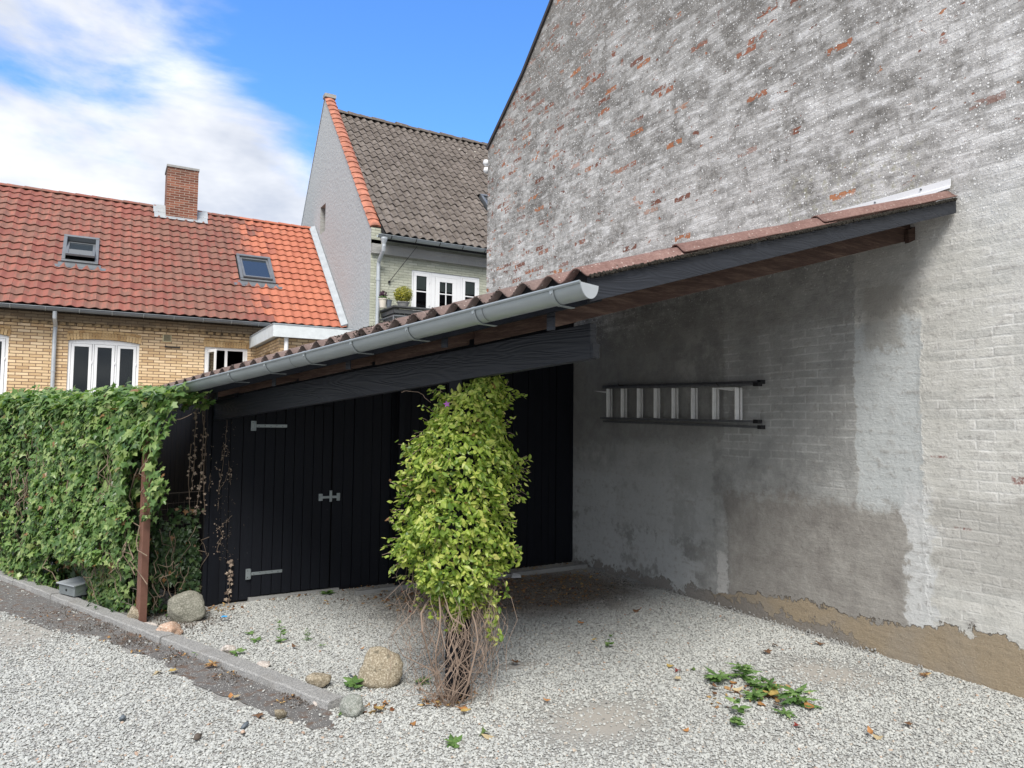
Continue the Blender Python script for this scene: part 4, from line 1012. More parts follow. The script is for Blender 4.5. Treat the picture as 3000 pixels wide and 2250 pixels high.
for k in range(2600):
    x = random.uniform(1.93, 4.96); n_ = fnoise(x*7, 3.1)+.5*fnoise(x*23, 1.)
    if n_ < -.25 and random.random() < .6: continue
    sz = .0035+.005*max(0, n_+.35)*random.random()
    P.append((x, Yf-.002+random.uniform(-.006, .006), zr(x)+.006+random.uniform(-.008, .005)-sz*.5)); Q.append(sz+.0015)
for r in rims:
    for k in range(3):
        if fnoise(r.y*6, r.x, 5) > -.15+random.random()*.3: P.append((r.x+random.uniform(-.003, .006), r.y+random.uniform(-.006, .006), r.z+random.uniform(.002, .009))); Q.append(random.uniform(.002, .004))
for k in range(420):
    y = random.uniform(4.1, 4.75); x = xg(y, .33)+abs(random.gauss(0, .08)); P.append((x, y, zr(x)+hs(y)+.010)); Q.append(random.uniform(.003, .008))
for k in range(500):
    y = Yf+PY*random.randint(1, 27)+random.gauss(0, .012); x = xg(y, .33)+abs(random.gauss(0, .3)); P.append((x, y, zr(x)+hs(y)+.008)); Q.append(random.uniform(.0025, .006))
blobs('moss', P, Q, M_moss, sheet0)
# gutter
gk = .40; ga_, gb_ = hit(1700, 826, pc+bn*(gk+.06), bn), hit(480, 1140, pc+bn*(gk+.06), bn)
ga_, gb_ = ga_-bn*.065, gb_-bn*.065
m = MB(); gutter(m, ga_, gb_, .064, bn, 14); gut = m.build('gutter', M_zinc, carport)
gut.data.polygons.foreach_set('use_smooth', [len(p.vertices) == 4 for p in gut.data.polygons]); e_ = gut.modifiers.new('split', 'EDGE_SPLIT'); e_.split_angle = R_(40)
gdv = (ga_-gb_).normalized()
m = MB(); n = 16; pl_ = [ga_+bn*(math.cos(math.pi*k/n)*.067)-Z(math.sin(math.pi*k/n)*.067) for k in range(n+1)]; m.prism([p+gdv*.002 for p in pl_], gdv*.004); m.build('end_cap', M_zincl, gut)
m = MB(); m.prism([gb_+bn*(math.cos(math.pi*k/n)*.067)-Z(math.sin(math.pi*k/n)*.067) for k in range(n+1)], -gdv*.004); m.build('end_cap', M_zincl, gut)
for k, px in enumerate((1621, 1386, 1190, 1027, 890, 776, 671)):
    c_ = line(px, gk+.06, 1000); t_ = (V3((c_.x, c_.y, 0))-V3((ga_.x, ga_.y, 0))).length; c_ = ga_-gdv*t_
    m = MB(); vs = []; w2 = gdv*.011
    for q in range(13):
        th = -.18+(math.pi*.55+.18)*q/12; r = .0675; vs += [c_+bn*(math.cos(th)*r)-Z(math.sin(th)*r)-w2, c_+bn*(math.cos(th)*r)-Z(math.sin(th)*r)+w2]
    o_ = c_-bn*.10+Z(-.066); vs += [o_-w2, o_+w2]
    m.add(vs, [(2*q, 2*q+1, 2*q+3, 2*q+2) for q in range(13)])
    p = c_+bn*.066-Z(.018); m.tube([p, p+bn*.006], .0065, 8)
    b_ = m.build('bracket', M_zinc, gut); s = b_.modifiers.new('s', 'SOLIDIFY'); s.thickness = .003
for px in (1410, 847):
    c_ = line(px, gk+.06, 1000); t_ = (V3((c_.x, c_.y, 0))-V3((ga_.x, ga_.y, 0))).length; c_ = ga_-gdv*t_
    m = MB(); gutter(m, c_, c_+gdv*.006, .0655, bn, 14, lip=False); m.build('seam', M_zincd, gut)
# flashing on the wall
m = MB(); vs = []; n = 20
pts = []
for k in range(n+1):
    y = 2.745+(7.0-2.745)*k/n; ft = 3.366+.02*(k/n); fb = 3.285 if k else 3.30
    vs += [(WX-.012, y, ft), (WX-.012, y, ft-.045), (WX-.020, y, ft-.05), (WX-.022, y, fb)]
m.add(vs, [(k*4+q, (k+1)*4+q, (k+1)*4+q+1, k*4+q+1) for k in range(n) for q in range(3)]); fl = m.build('flashing', M_white, carport); s = fl.modifiers.new('s', 'SOLIDIFY'); s.thickness = .004; s.offset = -1
m = MB()
for y in (2.95, 3.3, 3.68, 4.1): m.tube([(WX-.012, y, 3.348), (WX-.019, y, 3.348)], .007, 8)
m.build('screw', M_zincd, fl)
# wedge, joist shoe and mortar pocket at the wall end of the front rafter
m = MB(); x0 = WX-.08; m.hexa([(x0, 3.005, zr(x0)-.225), (WX-.002, 3.005, zr(WX)-.215), (WX-.002, 3.035, zr(WX)-.215), (x0, 3.035, zr(x0)-.225), (x0, 3.005, zr(x0)-.13), (WX-.002, 3.005, zr(WX)-.12), (WX-.002, 3.035, zr(WX)-.12), (x0, 3.035, zr(x0)-.13)]); m.build('joist_hanger', M_brown, carport)
# back wall of vertical boards
W0_ = V3((.85, 7.06, 0)); W1_ = V3((4.997, 7.314, 0)); wd_ = (W1_-W0_).normalized(); wn_ = V3((wd_.y, -wd_.x, 0)); Lw = (W1_-W0_).length
def wp(u, z, o=0.): p = W0_+wd_*u+wn_*o; return V3((p.x, p.y, z))
def wpx(x, y, o=0.): p = hit(x, y, W0_+wn_*o, wn_); return (p-W0_).dot(wd_), p.z
du0 = wpx(741, 1500, .03)[0]; du1 = wpx(968, 1500, .03)[0]; dz1 = wpx(985, 1190, .03)[1]; dz0 = .045
m = MB(); u = -.03
def board(m, ua, ub, z0, za, zb_, o0, o1): m.hexa([wp(ua, z0, o1), wp(ub, z0, o1), wp(ub, z0, o0), wp(ua, z0, o0), wp(ua, za, o1), wp(ub, zb_, o1), wp(ub, zb_, o0), wp(ua, za, o0)])
k = 0
while u < Lw-.02:
    wB = random.choice((.098, .104, .110)); ub = min(u+wB, Lw); o = random.choice((0, .002, .005, .012)) if k % 2 else random.choice((0, .003))
    if not (ub > du0+.03 and u < du1-.03): board(m, u+.002, ub-.003, .02 if u < 1 else .03, zr(wp(u, 0).x)-.01, zr(wp(ub, 0).x)-.01, -.002, .014+o)
    else: board(m, u+.002, ub-.003, dz1+.0, zr(wp(u, 0).x)-.01, zr(wp(ub, 0).x)-.01, -.002, .014+o)
    u = ub+.001; k += 1
m.build('wall_boards', M_board, carport)
m = MB(); board(m, -.03, Lw, .0, zr(.85)-.02, zr(5)-.02, -.03, -.004); m.build('wall_backing', M_dark, carport)
m = MB(); sdv = V3((-.313, .95, 0)); s = 0
while s < 2.3:
    a, b = pc+sdv*s, pc+sdv*(s+.1); z1 = 1.96-.10*s; m.hexa([a+Z(0), b+Z(0), b-bn*.02+Z(0), a-bn*.02+Z(0), a+Z(z1), b+Z(z1), b-bn*.02+Z(z1), a-bn*.02+Z(z1)]); s += .104
m.build('side_boards', M_board, carport)
m = MB(); nb = 8; 
for k in range(nb):
    a = du0+(du1-du0)*k/nb; b = du0+(du1-du0)*(k+1)/nb; board(m, a+.003, b-.003, dz0+random.uniform(-.004, .004), dz1-.004, dz1-.004, .018, .036+random.uniform(-.002, .002))
door = m.build('door', M_board, carport, bev=.002)
m = MB(); board(m, du0, du1, dz0+.02, dz1-.01, dz1-.01, .004, .016); m.build('door_core', M_dark, door)
for (xa, ya, xb, yb, xc) in ((736, 1233, 749, 1262, 841), (720, 1667, 734, 1697, 826)):
    u0, zt = wpx(xa, ya, .04); u1, zb2 = wpx(xb, yb, .04); u2, _ = wpx(xc, (ya+yb)/2, .04); zc = (zt+zb2)/2; m = MB()
    u1 = u0+.042
    board(m, u0, u1, zb2, zt, zt, .036, .042); board(m, u1-.002, u2, zc-.014, zc+.014, zc+.014, .0385, .0425)
    m.lathe([(.008, -.045), (.008, .045)], wp(u1-.002, zc, .043), 8)
    hg = m.build('hinge', M_galv, door)
    m = MB()
    for q in range(5): p = wp(u1+.03+q*.055, zc+(.004 if q % 2 else -.004), .0425); m.tube([p, p+wn_*.002], .004, 6)
    for q in (-.03, .03): p = wp(u0+.016, zc+q, .042); m.tube([p, p+wn_*.002], .004, 6)
    m.build('screw', M_black, hg)
u0, zt = wpx(934, 1449, .04); u1, zb2 = wpx(996, 1468, .04); zc = wpx(965, 1456, .04)[1]; m = MB()
board(m, u0, u0+.04, zc-.035, zc+.035, zc+.035, .036, .041); board(m, u1-.035, u1, zc-.04, zc+.035, zc+.035, .036, .041); board(m, u0+.01, u1-.005, zc-.012, zc+.012, zc+.012, .043, .052); board(m, (u0+u1)/2-.005, (u0+u1)/2+.022, zc-.045, zc+.065, zc+.065, .05, .056)
m.build('bolt', M_galv, door, bev=.002)
m = MB(); board(m, du0-.02, du1+.1, 0, .035, .03, .0, .05); m.build('threshold', M_conc, carport)
# concrete edging in front of the back wall
def barpx(m, p, q, wd, h): a, b = gr(*p), gr(*q); m.bar(a+Z(h/2), b+Z(h/2), wd, h)
m = MB(); barpx(m, (1040, 1746), (1200, 1724), .05, .045); barpx(m, (1206, 1722), (1500, 1692), .05, .045); barpx(m, (1502, 1691), (1718, 1664), .05, .05)
edg = m.build('concrete_edging', M_conc, bev=.005, label='thin pale concrete edging strip lying before the black plank wall', category='edging')

# ------------------------------------------------------------------ ladder on the wall
lad = thing('step_ladder', 'folded aluminium step ladder hung level on the grey wall under the carport roof', 'ladder', (WX, 5.5, 1.9))
LX1, LX2 = WX-.10, WX-.045
def lp(cx, cy, X): return hit(1600+cx/2.949, 1000+cy/2.949, (X, 0, 0), (1, 0, 0))
def rail(a, b, X, th=.021, dp=.05, name='rail', mt=M_ladr):
    m = MB(); p, q = lp(*a, X), lp(*b, X); m.bar(p, q, dp, th, up=(0, 0, 1)); o = m.build(name, mt, lad, bev=.003); return p, q
for a, b, X, foot in (((500, 402), (1800, 372), LX1, (1805, 1850)), ((480, 663), (1800, 693), LX1, (1805, 1850)), ((500, 390), (1838, 352), LX2, (1842, 1875)), ((505, 692), (1838, 741), LX2, (1842, 1875))):
    rail(a, b, X)
    m = MB(); s = (b[1]-a[1])/(b[0]-a[0]); m.bar(lp(foot[0], b[1]+s*4, X), lp(foot[1], b[1]+s*40, X), .056, .034); m.build('foot', M_black, lad, bev=.003)
for i, (x1, x2) in enumerate(((535, 563), (660, 690), (800, 828), (945, 975), (1100, 1133), (1268, 1300), (1452, 1485), (1647, 1683))):
    t_ = (x1-500)/1300; yt = 410-t_*12; yb = 655+t_*25
    m = MB(); m.bar(lp(x1, yt, LX1), lp(x1, yb, LX1), .045, .015, up=(0, 1, 0)); m.build('step', M_alu, lad, bev=.003)
    m = MB(); m.bar(lp(x2, yt, LX2), lp(x2, yb+8, LX2), .022, .015, up=(0, 1, 0)); m.build('rung', M_alu, lad, bev=.003)
m = MB(); a, b, c_ = lp(405, 428, LX1), lp(525, 432, LX1), lp(520, 448, LX1); m.prism([a, b, c_], (.03, 0, 0)); m.build('hook_plate', M_alu, lad); m = MB(); a, b, c_ = lp(1445, 402, LX1+.01), lp(1640, 396, LX1+.01), lp(1600, 428, LX1+.01); m.prism([a, b, c_, lp(1460, 410, LX1+.01)], (.03, 0, 0)); m.build('platform', M_alu, lad)
m = MB()
for cx in (700, 1560): p = lp(cx, 385, WX-.02); m.tube([p, p+V3((-.11, 0, 0)), p+V3((-.13, 0, .02))], .006, 6)
m.build('hook', M_black, lad)
m = MB(); a = hit(1917, 1094, (WX, 0, 0), (1, 0, 0)); m.box(WX-.006, WX-.0005, a.y-.06, a.y+.04, a.z-.025, a.z+.022); m.build('pale_scrap', M_conc, label='small pale plate of paint on the wall above the ladder', category='dab')  # pale paint patch on the wall, built as a thin slab

#====VEGETATION====
def fan(out, cup=.12):
    """leaf template from an outline: centre vertex + outline, tip along +x, normal +z"""
    V_ = [(0.42, 0, 0)]+[(x, y, -cup*(abs(y)*1.2+max(0, x-.5)*.8)) for x, y in out]; n = len(out)
    return np.array(V_), np.array([(0, 1+i, 1+(i+1) % n) for i in range(n)])
IVY = fan([(0, 0), (-.12, -.34), (.16, -.30), (.34, -.56), (.52, -.22), (1, 0), (.52, .22), (.34, .56), (.16, .30), (-.12, .34)], .25)
OVATE = fan([(0, 0), (.18, -.22), (.45, -.29), (.75, -.16), (1, 0), (.75, .16), (.45, .29), (.18, .22)], .45)
NARROW = fan([(0, 0), (.2, -.09), (.35, -.15), (.42, -.09), (.6, -.16), (.68, -.08), (1, 0), (.68, .08), (.6, .16), (.42, .09), (.35, .15), (.2, .09)], .5)
def scatter(name, tpl, P, N, T, sz, m, parent=None, jn=.45, jt=.6, **tags):
    P = np.asarray(P, float); n = len(P); N = np.asarray(N, float)+rng.normal(0, jn, (n, 3)); T = np.asarray(T, float)+rng.normal(0, jt, (n, 3)); sz = np.asarray(sz, float)
    N /= np.linalg.norm(N, axis=1)[:, None]; T = T-N*np.sum(T*N, 1)[:, None]; T /= np.linalg.norm(T, axis=1)[:, None]; B = np.cross(N, T)
    V0, F0 = tpl; curl = rng.uniform(.4, 1.8, (n, 1)); wy_ = rng.uniform(.8, 1.15, (n, 1))
    x = V0[None, :, 0]-.3; y = V0[None, :, 1]*wy_; z = V0[None, :, 2]*curl
    V_ = P[:, None, :]+sz[:, None, None]*(x[..., None]*T[:, None, :]+y[..., None]*B[:, None, :]+z[..., None]*N[:, None, :])
    F_ = F0[None]+np.arange(n)[:, None, None]*len(V0)
    return npmesh(name, V_.reshape(-1, 3), F_.reshape(-1, 3), m, parent, **tags)
def curve(a, b, sag, n=7, wob=.02):
    a, b = V3(a), V3(b); s = V3(sag); pts = []
    o = random.random()*50
    for k in range(n+1):
        t = k/n; p = a.lerp(b, t)+s*(4*t*(1-t)); w_ = V3((fnoise(t*3+o), fnoise(t*3, o), fnoise(0, t*3+o)))*wob*2*(math.sin(math.pi*t)+.2); pts.append(p+w_)
    return pts

# ------------------------------------------------------------------ clematis on the post
clem = thing('clematis', 'lime green clematis bush wrapped round the black carport post above bare brown stems', 'climbing plant', (pb.x, pb.y, 0))
prof_px = [(75, 560, 735), (110, 530, 748), (135, 500, 755), (165, 410, 755), (220, 395, 742), (270, 375, 742), (300, 370, 745), (340, 340, 755), (370, 320, 760), (400, 290, 775), (450, 268, 792), (500, 268, 800), (560, 262, 790), (600, 260, 780), (650, 245, 765), (700, 225, 755), (750, 212, 758), (800, 222, 772), (850, 235, 772), (900, 250, 752), (950, 275, 722), (1000, 320, 690), (1040, 365, 665), (1080, 410, 630), (1130, 450, 590), (1190, 480, 540)]
pcn = V3((pb.x, pb.y, 0)); vd = V3((pb.x, pb.y, 0)).normalized(); vr_ = V3((vd.y, -vd.x, 0))
rows = []
for (yy, xa, xb) in prof_px:
    a = hit(1000+xa/1.508, 1050+yy/1.508, pcn, vd); b = hit(1000+xb/1.508, 1050+yy/1.508, pcn, vd); rows.append((a.z, (a-pcn).dot(vr_), (b-pcn).dot(vr_)))
rows.sort(); zs_ = [r[0] for r in rows]
def crow(z): return np.interp(z, zs_, [r[1] for r in rows]), np.interp(z, zs_, [r[2] for r in rows])
P, N, T, Z_ = [], [], [], []
z_lo, z_hi = zs_[0], zs_[-1]
while len(P) < 7600:
    z = random.uniform(z_lo, z_hi); a, b = crow(z); cx = (a+b)/2; hw = (b-a)/2
    if random.random() > hw/.38+.15: continue
    th = random.uniform(0, 2*math.pi); dpt = hw*.62+.03; r = 1-abs(random.gauss(0, .20)); r *= 1.03+.42*fnoise(math.cos(th)*2.4, math.sin(th)*2.4+z*4.5, z*6)
    x = cx+math.cos(th)*(hw-.045)*r; y = math.sin(th)*dpt*r
    if y > .10 and random.random() < .45: continue
    p = pcn+vr_*x+vd*y*1.; out = vr_*math.cos(th)+vd*math.sin(th)
    P.append((p.x, p.y, z)); nv = out*.75+V3((0, 0, .75)); N.append(nv[:]); T.append((out*.6+V3((0, 0, -.55)))[:]); Z_.append(random.choice((random.uniform(.018, .034), random.uniform(.026, .044), random.uniform(.034, .054)))*(1.1-.15*(r < .8)))
# loose shoots
SH = [((215, 545), (285, 590)), ((205, 715), (260, 760)), ((820, 430), (760, 470)), ((815, 625), (760, 600)), ((800, 880), (740, 920)), ((795, 830), (740, 860)), ((740, 100), (700, 180)), ((705, 80), (670, 130)), ((265, 385), (320, 420)), ((215, 935), (270, 900)), ((545, 110), (560, 200)), ((600, 85), (600, 150)), ((660, 1060), (690, 1245)), ((640, 1130), (665, 1240)), ((500, 1080), (470, 1210)), ((600, 1040), (640, 1130)), ((690, 1030), (670, 1150)), ((420, 1050), (400, 1110)), ((560, 1060), (555, 1120)), ((350, 1020), (335, 1080)), ((655, 1190), (680, 1260)), ((720, 990), (735, 1060)), ((430, 120), (440, 150)), ((250, 690), (300, 700))]
stems = MB()
for (a, b) in SH:
    pa, pb2 = [hit(1000+q[0]/1.508, 1050+q[1]/1.508, pcn-vd*.03, vd) for q in (a, b)]; L = (pa-pb2).length; n = max(4, int(L/.012))
    stems.tube([pa, (pa+pb2)/2+V3((0, 0, .01)), pb2], .0015, 4)
    for k in range(n):
        p = pa.lerp(pb2, (k+.3)/n)+V3((random.gauss(0, .012), random.gauss(0, .02), random.gauss(0, .010))); P.append(p[:]); N.append((-.5, -.6, .6)); T.append((random.gauss(0, .6), -.1, -.4)); Z_.append(random.uniform(.028, .048))
for k in range(120):     # sprays standing out of the mass
    z = random.uniform(z_lo+.1, z_hi-.1); a, b = crow(z); cx = (a+b)/2; hw = (b-a)/2; th = random.uniform(math.pi*.9, math.pi*2.1)
    o = vr_*math.cos(th)+vd*math.sin(th); s0_ = pcn+vr_*(cx+math.cos(th)*hw*.85)+vd*math.sin(th)*hw*.55+Z(z); L = random.uniform(.05, .13); dr_ = (o+V3((0, 0, random.uniform(-.6, .8)))).normalized()
    stems.tube([s0_, s0_+dr_*L*.5+Z(.008), s0_+dr_*L], .0013, 3)
    for j in range(8):
        q_ = s0_+dr_*L*(j+1)/8+V3((random.gauss(0, .010), random.gauss(0, .010), random.gauss(0, .010))); P.append(q_[:]); N.append((o*.4+Z(1))[:]); T.append((dr_+vr_*random.choice((-1, 1))*.8)[:]); Z_.append(random.uniform(.022, .042))
scatter('foliage', OVATE, P, N, T, Z_, M_clem, clem, .55, .75)
# bare stems below and inside the foliage
for k in range(58):
    th = random.uniform(0, 2*math.pi); r0 = random.uniform(.03, .10); r1 = random.uniform(.03, .24); z1 = random.uniform(.45, .95)
    a = pcn+(vr_*math.cos(th)*r0-vr_*.02)+vd*math.sin(th)*r0-vd*.04; b = pcn+vr_*math.cos(th+random.uniform(-.5, .5))*r1*.8+vd*math.sin(th)*r1*.6+Z(z1)
    out = vr_*math.cos(th)*random.uniform(-.05, .16)+vd*math.sin(th)*.12
    rr = random.choice((.0009, .0012, .0015, .0022))
    stems.tube(curve(a, b, out, 8, random.uniform(.04, .17)), [rr*1.2]*4+[rr]*5, 4)
for k in range(90):   # fine tangle hanging at the sides
    side = random.choice((-1, 1, 1)); x0 = side*random.uniform(.08, .27); z0 = random.uniform(.35, .75)
    a = pcn+vr_*x0+vd*random.uniform(-.12, .1)+Z(z0+.15); b = pcn+vr_*(x0+random.uniform(-.15, .12))+vd*random.uniform(-.15, .1)+Z(max(.01, z0-random.uniform(.2, .5)))
    stems.tube(curve(a, b, vr_*side*random.uniform(-.02, .10), 7, .07), random.choice((.0011, .0015)), 3)
for k in range(7):
    a = pcn+vr_*random.uniform(-.05, .05)-vd*.08; b = pcn+vr_*random.uniform(-.06, .08)-vd*.06+Z(random.uniform(.6, 1.1)); stems.tube(curve(a, b, vr_*random.uniform(-.14, .14)-vd*.05, 10, .07), .0052, 5)
a = hit(1000+265/1.508, 1050+150/1.508, pcn-vd*.0, vd); b = hit(1000+395/1.508, 1050+195/1.508, pcn, vd); stems.tube(curve(a, b, (0, 0, .03), 6, .02), .0014, 4)
stems.build('stems', M_stem, clem)
m = MB(); fp = hit(1309, 1184, pcn-vd*.16, vd)
for k in range(5):
    t_ = 2*math.pi*k/5; m.add([fp, fp+vr_*math.cos(t_)*.011+Z(math.sin(t_)*.011), fp+vr_*math.cos(t_+.5)*.022+Z(math.sin(t_+.5)*.02)-vd*.008, fp+vr_*math.cos(t_+1)*.011+Z(math.sin(t_+1)*.011)], [(0, 1, 2, 3)])
m.build('flower', plain('purple_petal', (.42, .12, .50), .5), clem)

# ------------------------------------------------------------------ ivy hedge along the fence
fp0 = gr(431, 1824); fd = V3((-.40, .9165, 0)); fnr = V3((-.9165, -.40, 0))      # fence runs away to the left; fnr faces the lane
FH = 1.82
hedge = thing('ivy_hedge', 'tall dense green ivy hedge grown over the fence beside the kerb', 'hedge', (fp0.x, fp0.y, 0))
def ip(s, z, o): p = fp0+fd*s+fnr*o; return V3((p.x, p.y, z))
BX0, BX1 = sorted(((gr(140, 1738)-fp0).dot(fd), (gr(285, 1756)-fp0).dot(fd))); BX0 -= .02; BX1 += .02; print('bx', BX0, BX1)
P, N, T, Z_ = [], [], [], []
def addleaf(p, n_, t_, s_): P.append(p[:]); N.append(n_[:]); T.append(t_[:]); Z_.append(s_)
OVH = [(.0, -.9), (.70, -.02), (.80, .06), (.92, .16), (1.02, .30), (1.15, .36), (1.25, .30), (1.34, .12), (1.42, .22), (1.52, .36), (1.75, .38), (1.9, .34)]
def over(z): return np.interp(z, [a for a, b in OVH], [b for a, b in OVH])+.05*fnoise(z*9, 1.7)
def bulge(s, z): return .13+.15*fnoise(s*1.5, z*1.3, 2)+.08*fnoise(s*5, z*3, 7)+.05*math.sin(min(1, z/1.8)*math.pi)-.05*(z < .35)
LIVE = []
for k in range(11500):
    s = random.uniform(-.42, 4.4) if random.random() < .7 else random.uniform(-.1, 2.2); z = random.uniform(.02, FH+.12)
    if s < .06:
        if s < -over(z): continue
    if s < .45 and z < .55-s*.7 and random.random() < .8: continue
    top = FH+.06*fnoise(s*2, 9)+.03
    if z > top: continue
    if s < .30 and abs(s) < .07 and z < 1.40 and fnoise(z*4, s*3, 11) < .12: continue
    o = bulge(s, z)-abs(random.gauss(0, .04)); 
    if s < 0: o = .02+.11*random.random()
    if z < .30 and BX0 < s < BX1: o = min(o, -.10)
    elif z < .42 and 0 < s < BX1: o = min(o, -.01+z*.12)
    addleaf(ip(s, z, o), fnr+V3((0, 0, .45)), V3((0, 0, -1)), random.uniform(.035, .085)*(1.22 if z > 1. and s < .7 else .95))
for k in range(3400):   # top cushion
    s = random.uniform(-.36, 4.4); o = random.uniform(-.32, .17); top = FH+.06*fnoise(s*2, 9)+.10*fnoise(s*1.1, 4)+.07*(1-((o+.07)/.25)**2)
    addleaf(ip(s, top+random.gauss(0, .035), o), fnr*.4+V3((0, 0, 1)), fnr*.5+V3((0, 0, -.3)), random.uniform(.045, .09))
scatter('foliage', IVY, P, N, T, Z_, M_ivy, hedge, .42, .55)
P, N, T, Z_ = [], [], [], []
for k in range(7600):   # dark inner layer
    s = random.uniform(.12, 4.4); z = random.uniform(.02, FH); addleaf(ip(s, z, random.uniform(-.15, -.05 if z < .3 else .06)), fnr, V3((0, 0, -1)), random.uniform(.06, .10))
for k in range(1500):   # thin ivy on the mesh between post and shed
    s = random.uniform(0, 1); z = random.uniform(.02, .90)
    if z > .70 and random.random() < .75: continue
    if fnoise(s*3, z*4, 6) < -.12: continue
    a = fp0+V3((.05, .22, 0)); p = a.lerp(pc+V3((-.07, .02, 0)), s); P.append((p.x+random.uniform(-.02, .03), p.y-random.uniform(0, .05), z)); N.append((-.35, -.9, .3)); T.append((0, 0, -1)); Z_.append(random.uniform(.03, .06))
for k in range(420):    # sprigs round the post foot and along the kerb
    c_ = random.choice([gr(300, 1752), gr(340, 1775), gr(365, 1790), gr(330, 1768), gr(420, 1800)]); P.append((c_.x+random.gauss(0, .09)+.05, c_.y+random.gauss(0, .10), abs(random.gauss(.05, .05)))); N.append((-.3, -.5, .8)); T.append((0, -.3, -.3)); Z_.append(random.uniform(.03, .05))
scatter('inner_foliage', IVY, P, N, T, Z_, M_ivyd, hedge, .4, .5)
m = MB()
for k in range(150):
    s = random.uniform(-.1, 3.6); z = random.uniform(.0, 1.3); m.tube(curve(ip(s, z, .07), ip(s+random.uniform(-.3, .3), z+random.uniform(.2, .5), .10), fnr*.03, 6, .04), random.choice((.002, .003, .005)), 4)
for k in range(26):
    a = fp0.lerp(pc, random.random())+V3((.03, .1, random.uniform(0, .5))); m.tube(curve(a, a+V3((random.uniform(-.2, .2), 0, random.uniform(.1, .4))), (0, -.03, 0), 6, .04), .003, 4)
sp = ip(-.30, 1.66, .08); m.tube(curve(sp, sp+V3((.20, -.02, .05)), (0, 0, -.02), 6, .01), .002, 4)
m.build('stems', M_stemd, hedge)

# posts and wire mesh
fence = thing('wire_fence', 'rusty wire mesh fence panel behind the ivy next to the black shed corner', 'fence', (fp0.x, fp0.y, 0))
m = MB(); a, b = fp0+V3((.05, .26, 0)), pc+V3((-.05, .06, 0)); L = (b-a).length; dv = (b-a).normalized()
k = 0
while k*.05 < L: q = a+dv*k*.05; m.tube([q, q+Z(.95 if k % 4 else 1.02)], .0016, 3, False); k += 1
for k in range(20): m.tube([a+Z(.02+k*.048), b+Z(.02+k*.048)], .0016, 3, False)
m.tube([a+Z(1.02), b+Z(1.02)], .004, 4)
m.build('mesh', M_wire, fence)
m = MB()
for k in range(12): q = ip(.05+k*.075, 0, -.01); m.tube([q, q+Z(1.6)], .0025, 4)
for k in range(9): m.tube([ip(0, .10+k*.14, 0), ip(.95, .10+k*.14, 0)], .003, 4)
m.build('rod_grid', M_wire, fence)
post = MB(); q = fp0+fnr*.05; post.bar(q+Z(-.02), q+Z(1.62), .062, .062, up=fnr); post.build('fence_post', M_rust, bev=.004, label='square reddish brown steel post standing in front of the ivy', category='post')

# ------------------------------------------------------------------ dead ivy on the shed corner
dv_ = thing('dead_ivy', 'dead dried ivy stems clinging to the black boards at the shed corner', 'dead climber', (pc.x, pc.y, 0))
m = MB(); P, N, T, Z_ = [], [], [], []
def vine(pts, o, leaves, r=.0035, ls=.022):
    q = [wp(*wpx(x, y, o), o) for x, y in pts]; out = []
    for a, b in zip(q, q[1:]):
        out += [a.lerp(b, t/5)+V3((fnoise(a.x*9+t, b.z*9)*.012, -.002, fnoise(t*.7, a.z*7)*.01)) for t in range(5)]
    out.append(q[-1]); m.tube(out, r, 4)
    for k in range(leaves):
        p = random.choice(out); P.append((p.x+random.gauss(0, .012), p.y-random.uniform(.005, .03), p.z+random.gauss(0, .02))); N.append((-.1, -1, .2)); T.append((0, 0, -1)); Z_.append(random.uniform(ls*.6, ls*1.5))
vine([(603, 1160), (598, 1240), (592, 1330), (586, 1420), (575, 1500)], .055, 34, .003, .024)
vine([(575, 1170), (572, 1260), (569, 1350), (560, 1440)], .06, 36, .003, .024)
vine([(590, 1180), (604, 1280), (596, 1400), (600, 1500)], .055, 30)
vine([(560, 1300), (553, 1400), (557, 1500)], .06, 14)
for pts in ([(643, 1250), (640, 1370), (646, 1400), (634, 1470), (622, 1530)], [(665, 1230), (660, 1310), (650, 1380), (640, 1440), (638, 1500), (626, 1560)], [(655, 1300), (668, 1320), (664, 1335)], [(646, 1400), (625, 1350), (622, 1300)], [(640, 1440), (660, 1410), (672, 1370)], [(625, 1560), (650, 1540), (680, 1510)], [(630, 1600), (652, 1570), (640, 1540)], [(655, 1560), (644, 1590), (628, 1630)], [(670, 1350), (676, 1420)], [(648, 1350), (655, 1305)], [(618, 1370), (612, 1440)]):
    vine(pts, .028, 9, .0018, .012)
vine([(677, 1640), (672, 1690), (671, 1740), (668, 1765)], .03, 36, .002, .026)
for k in range(230):     # short adhesive root marks and flakes
    x = random.gauss(645, 22); y = random.uniform(1240, 1640); u, z = wpx(x, y, .024)
    if u < 0: continue
    p = wp(u, z, .026); m.tube([p, p+V3((random.uniform(-.015, .015), -.001, random.uniform(-.012, .012)))], .0011, 3)
m.build('stems', M_stemd, dv_); scatter('dry_leaves', IVY, P, N, T, Z_, mat('tan_dead_leaf', lambda g: g.ramp(g.island(), [(0, (.14, .10, .075)), (1, (.40, .32, .25))]), .8), dv_, .5, .8)

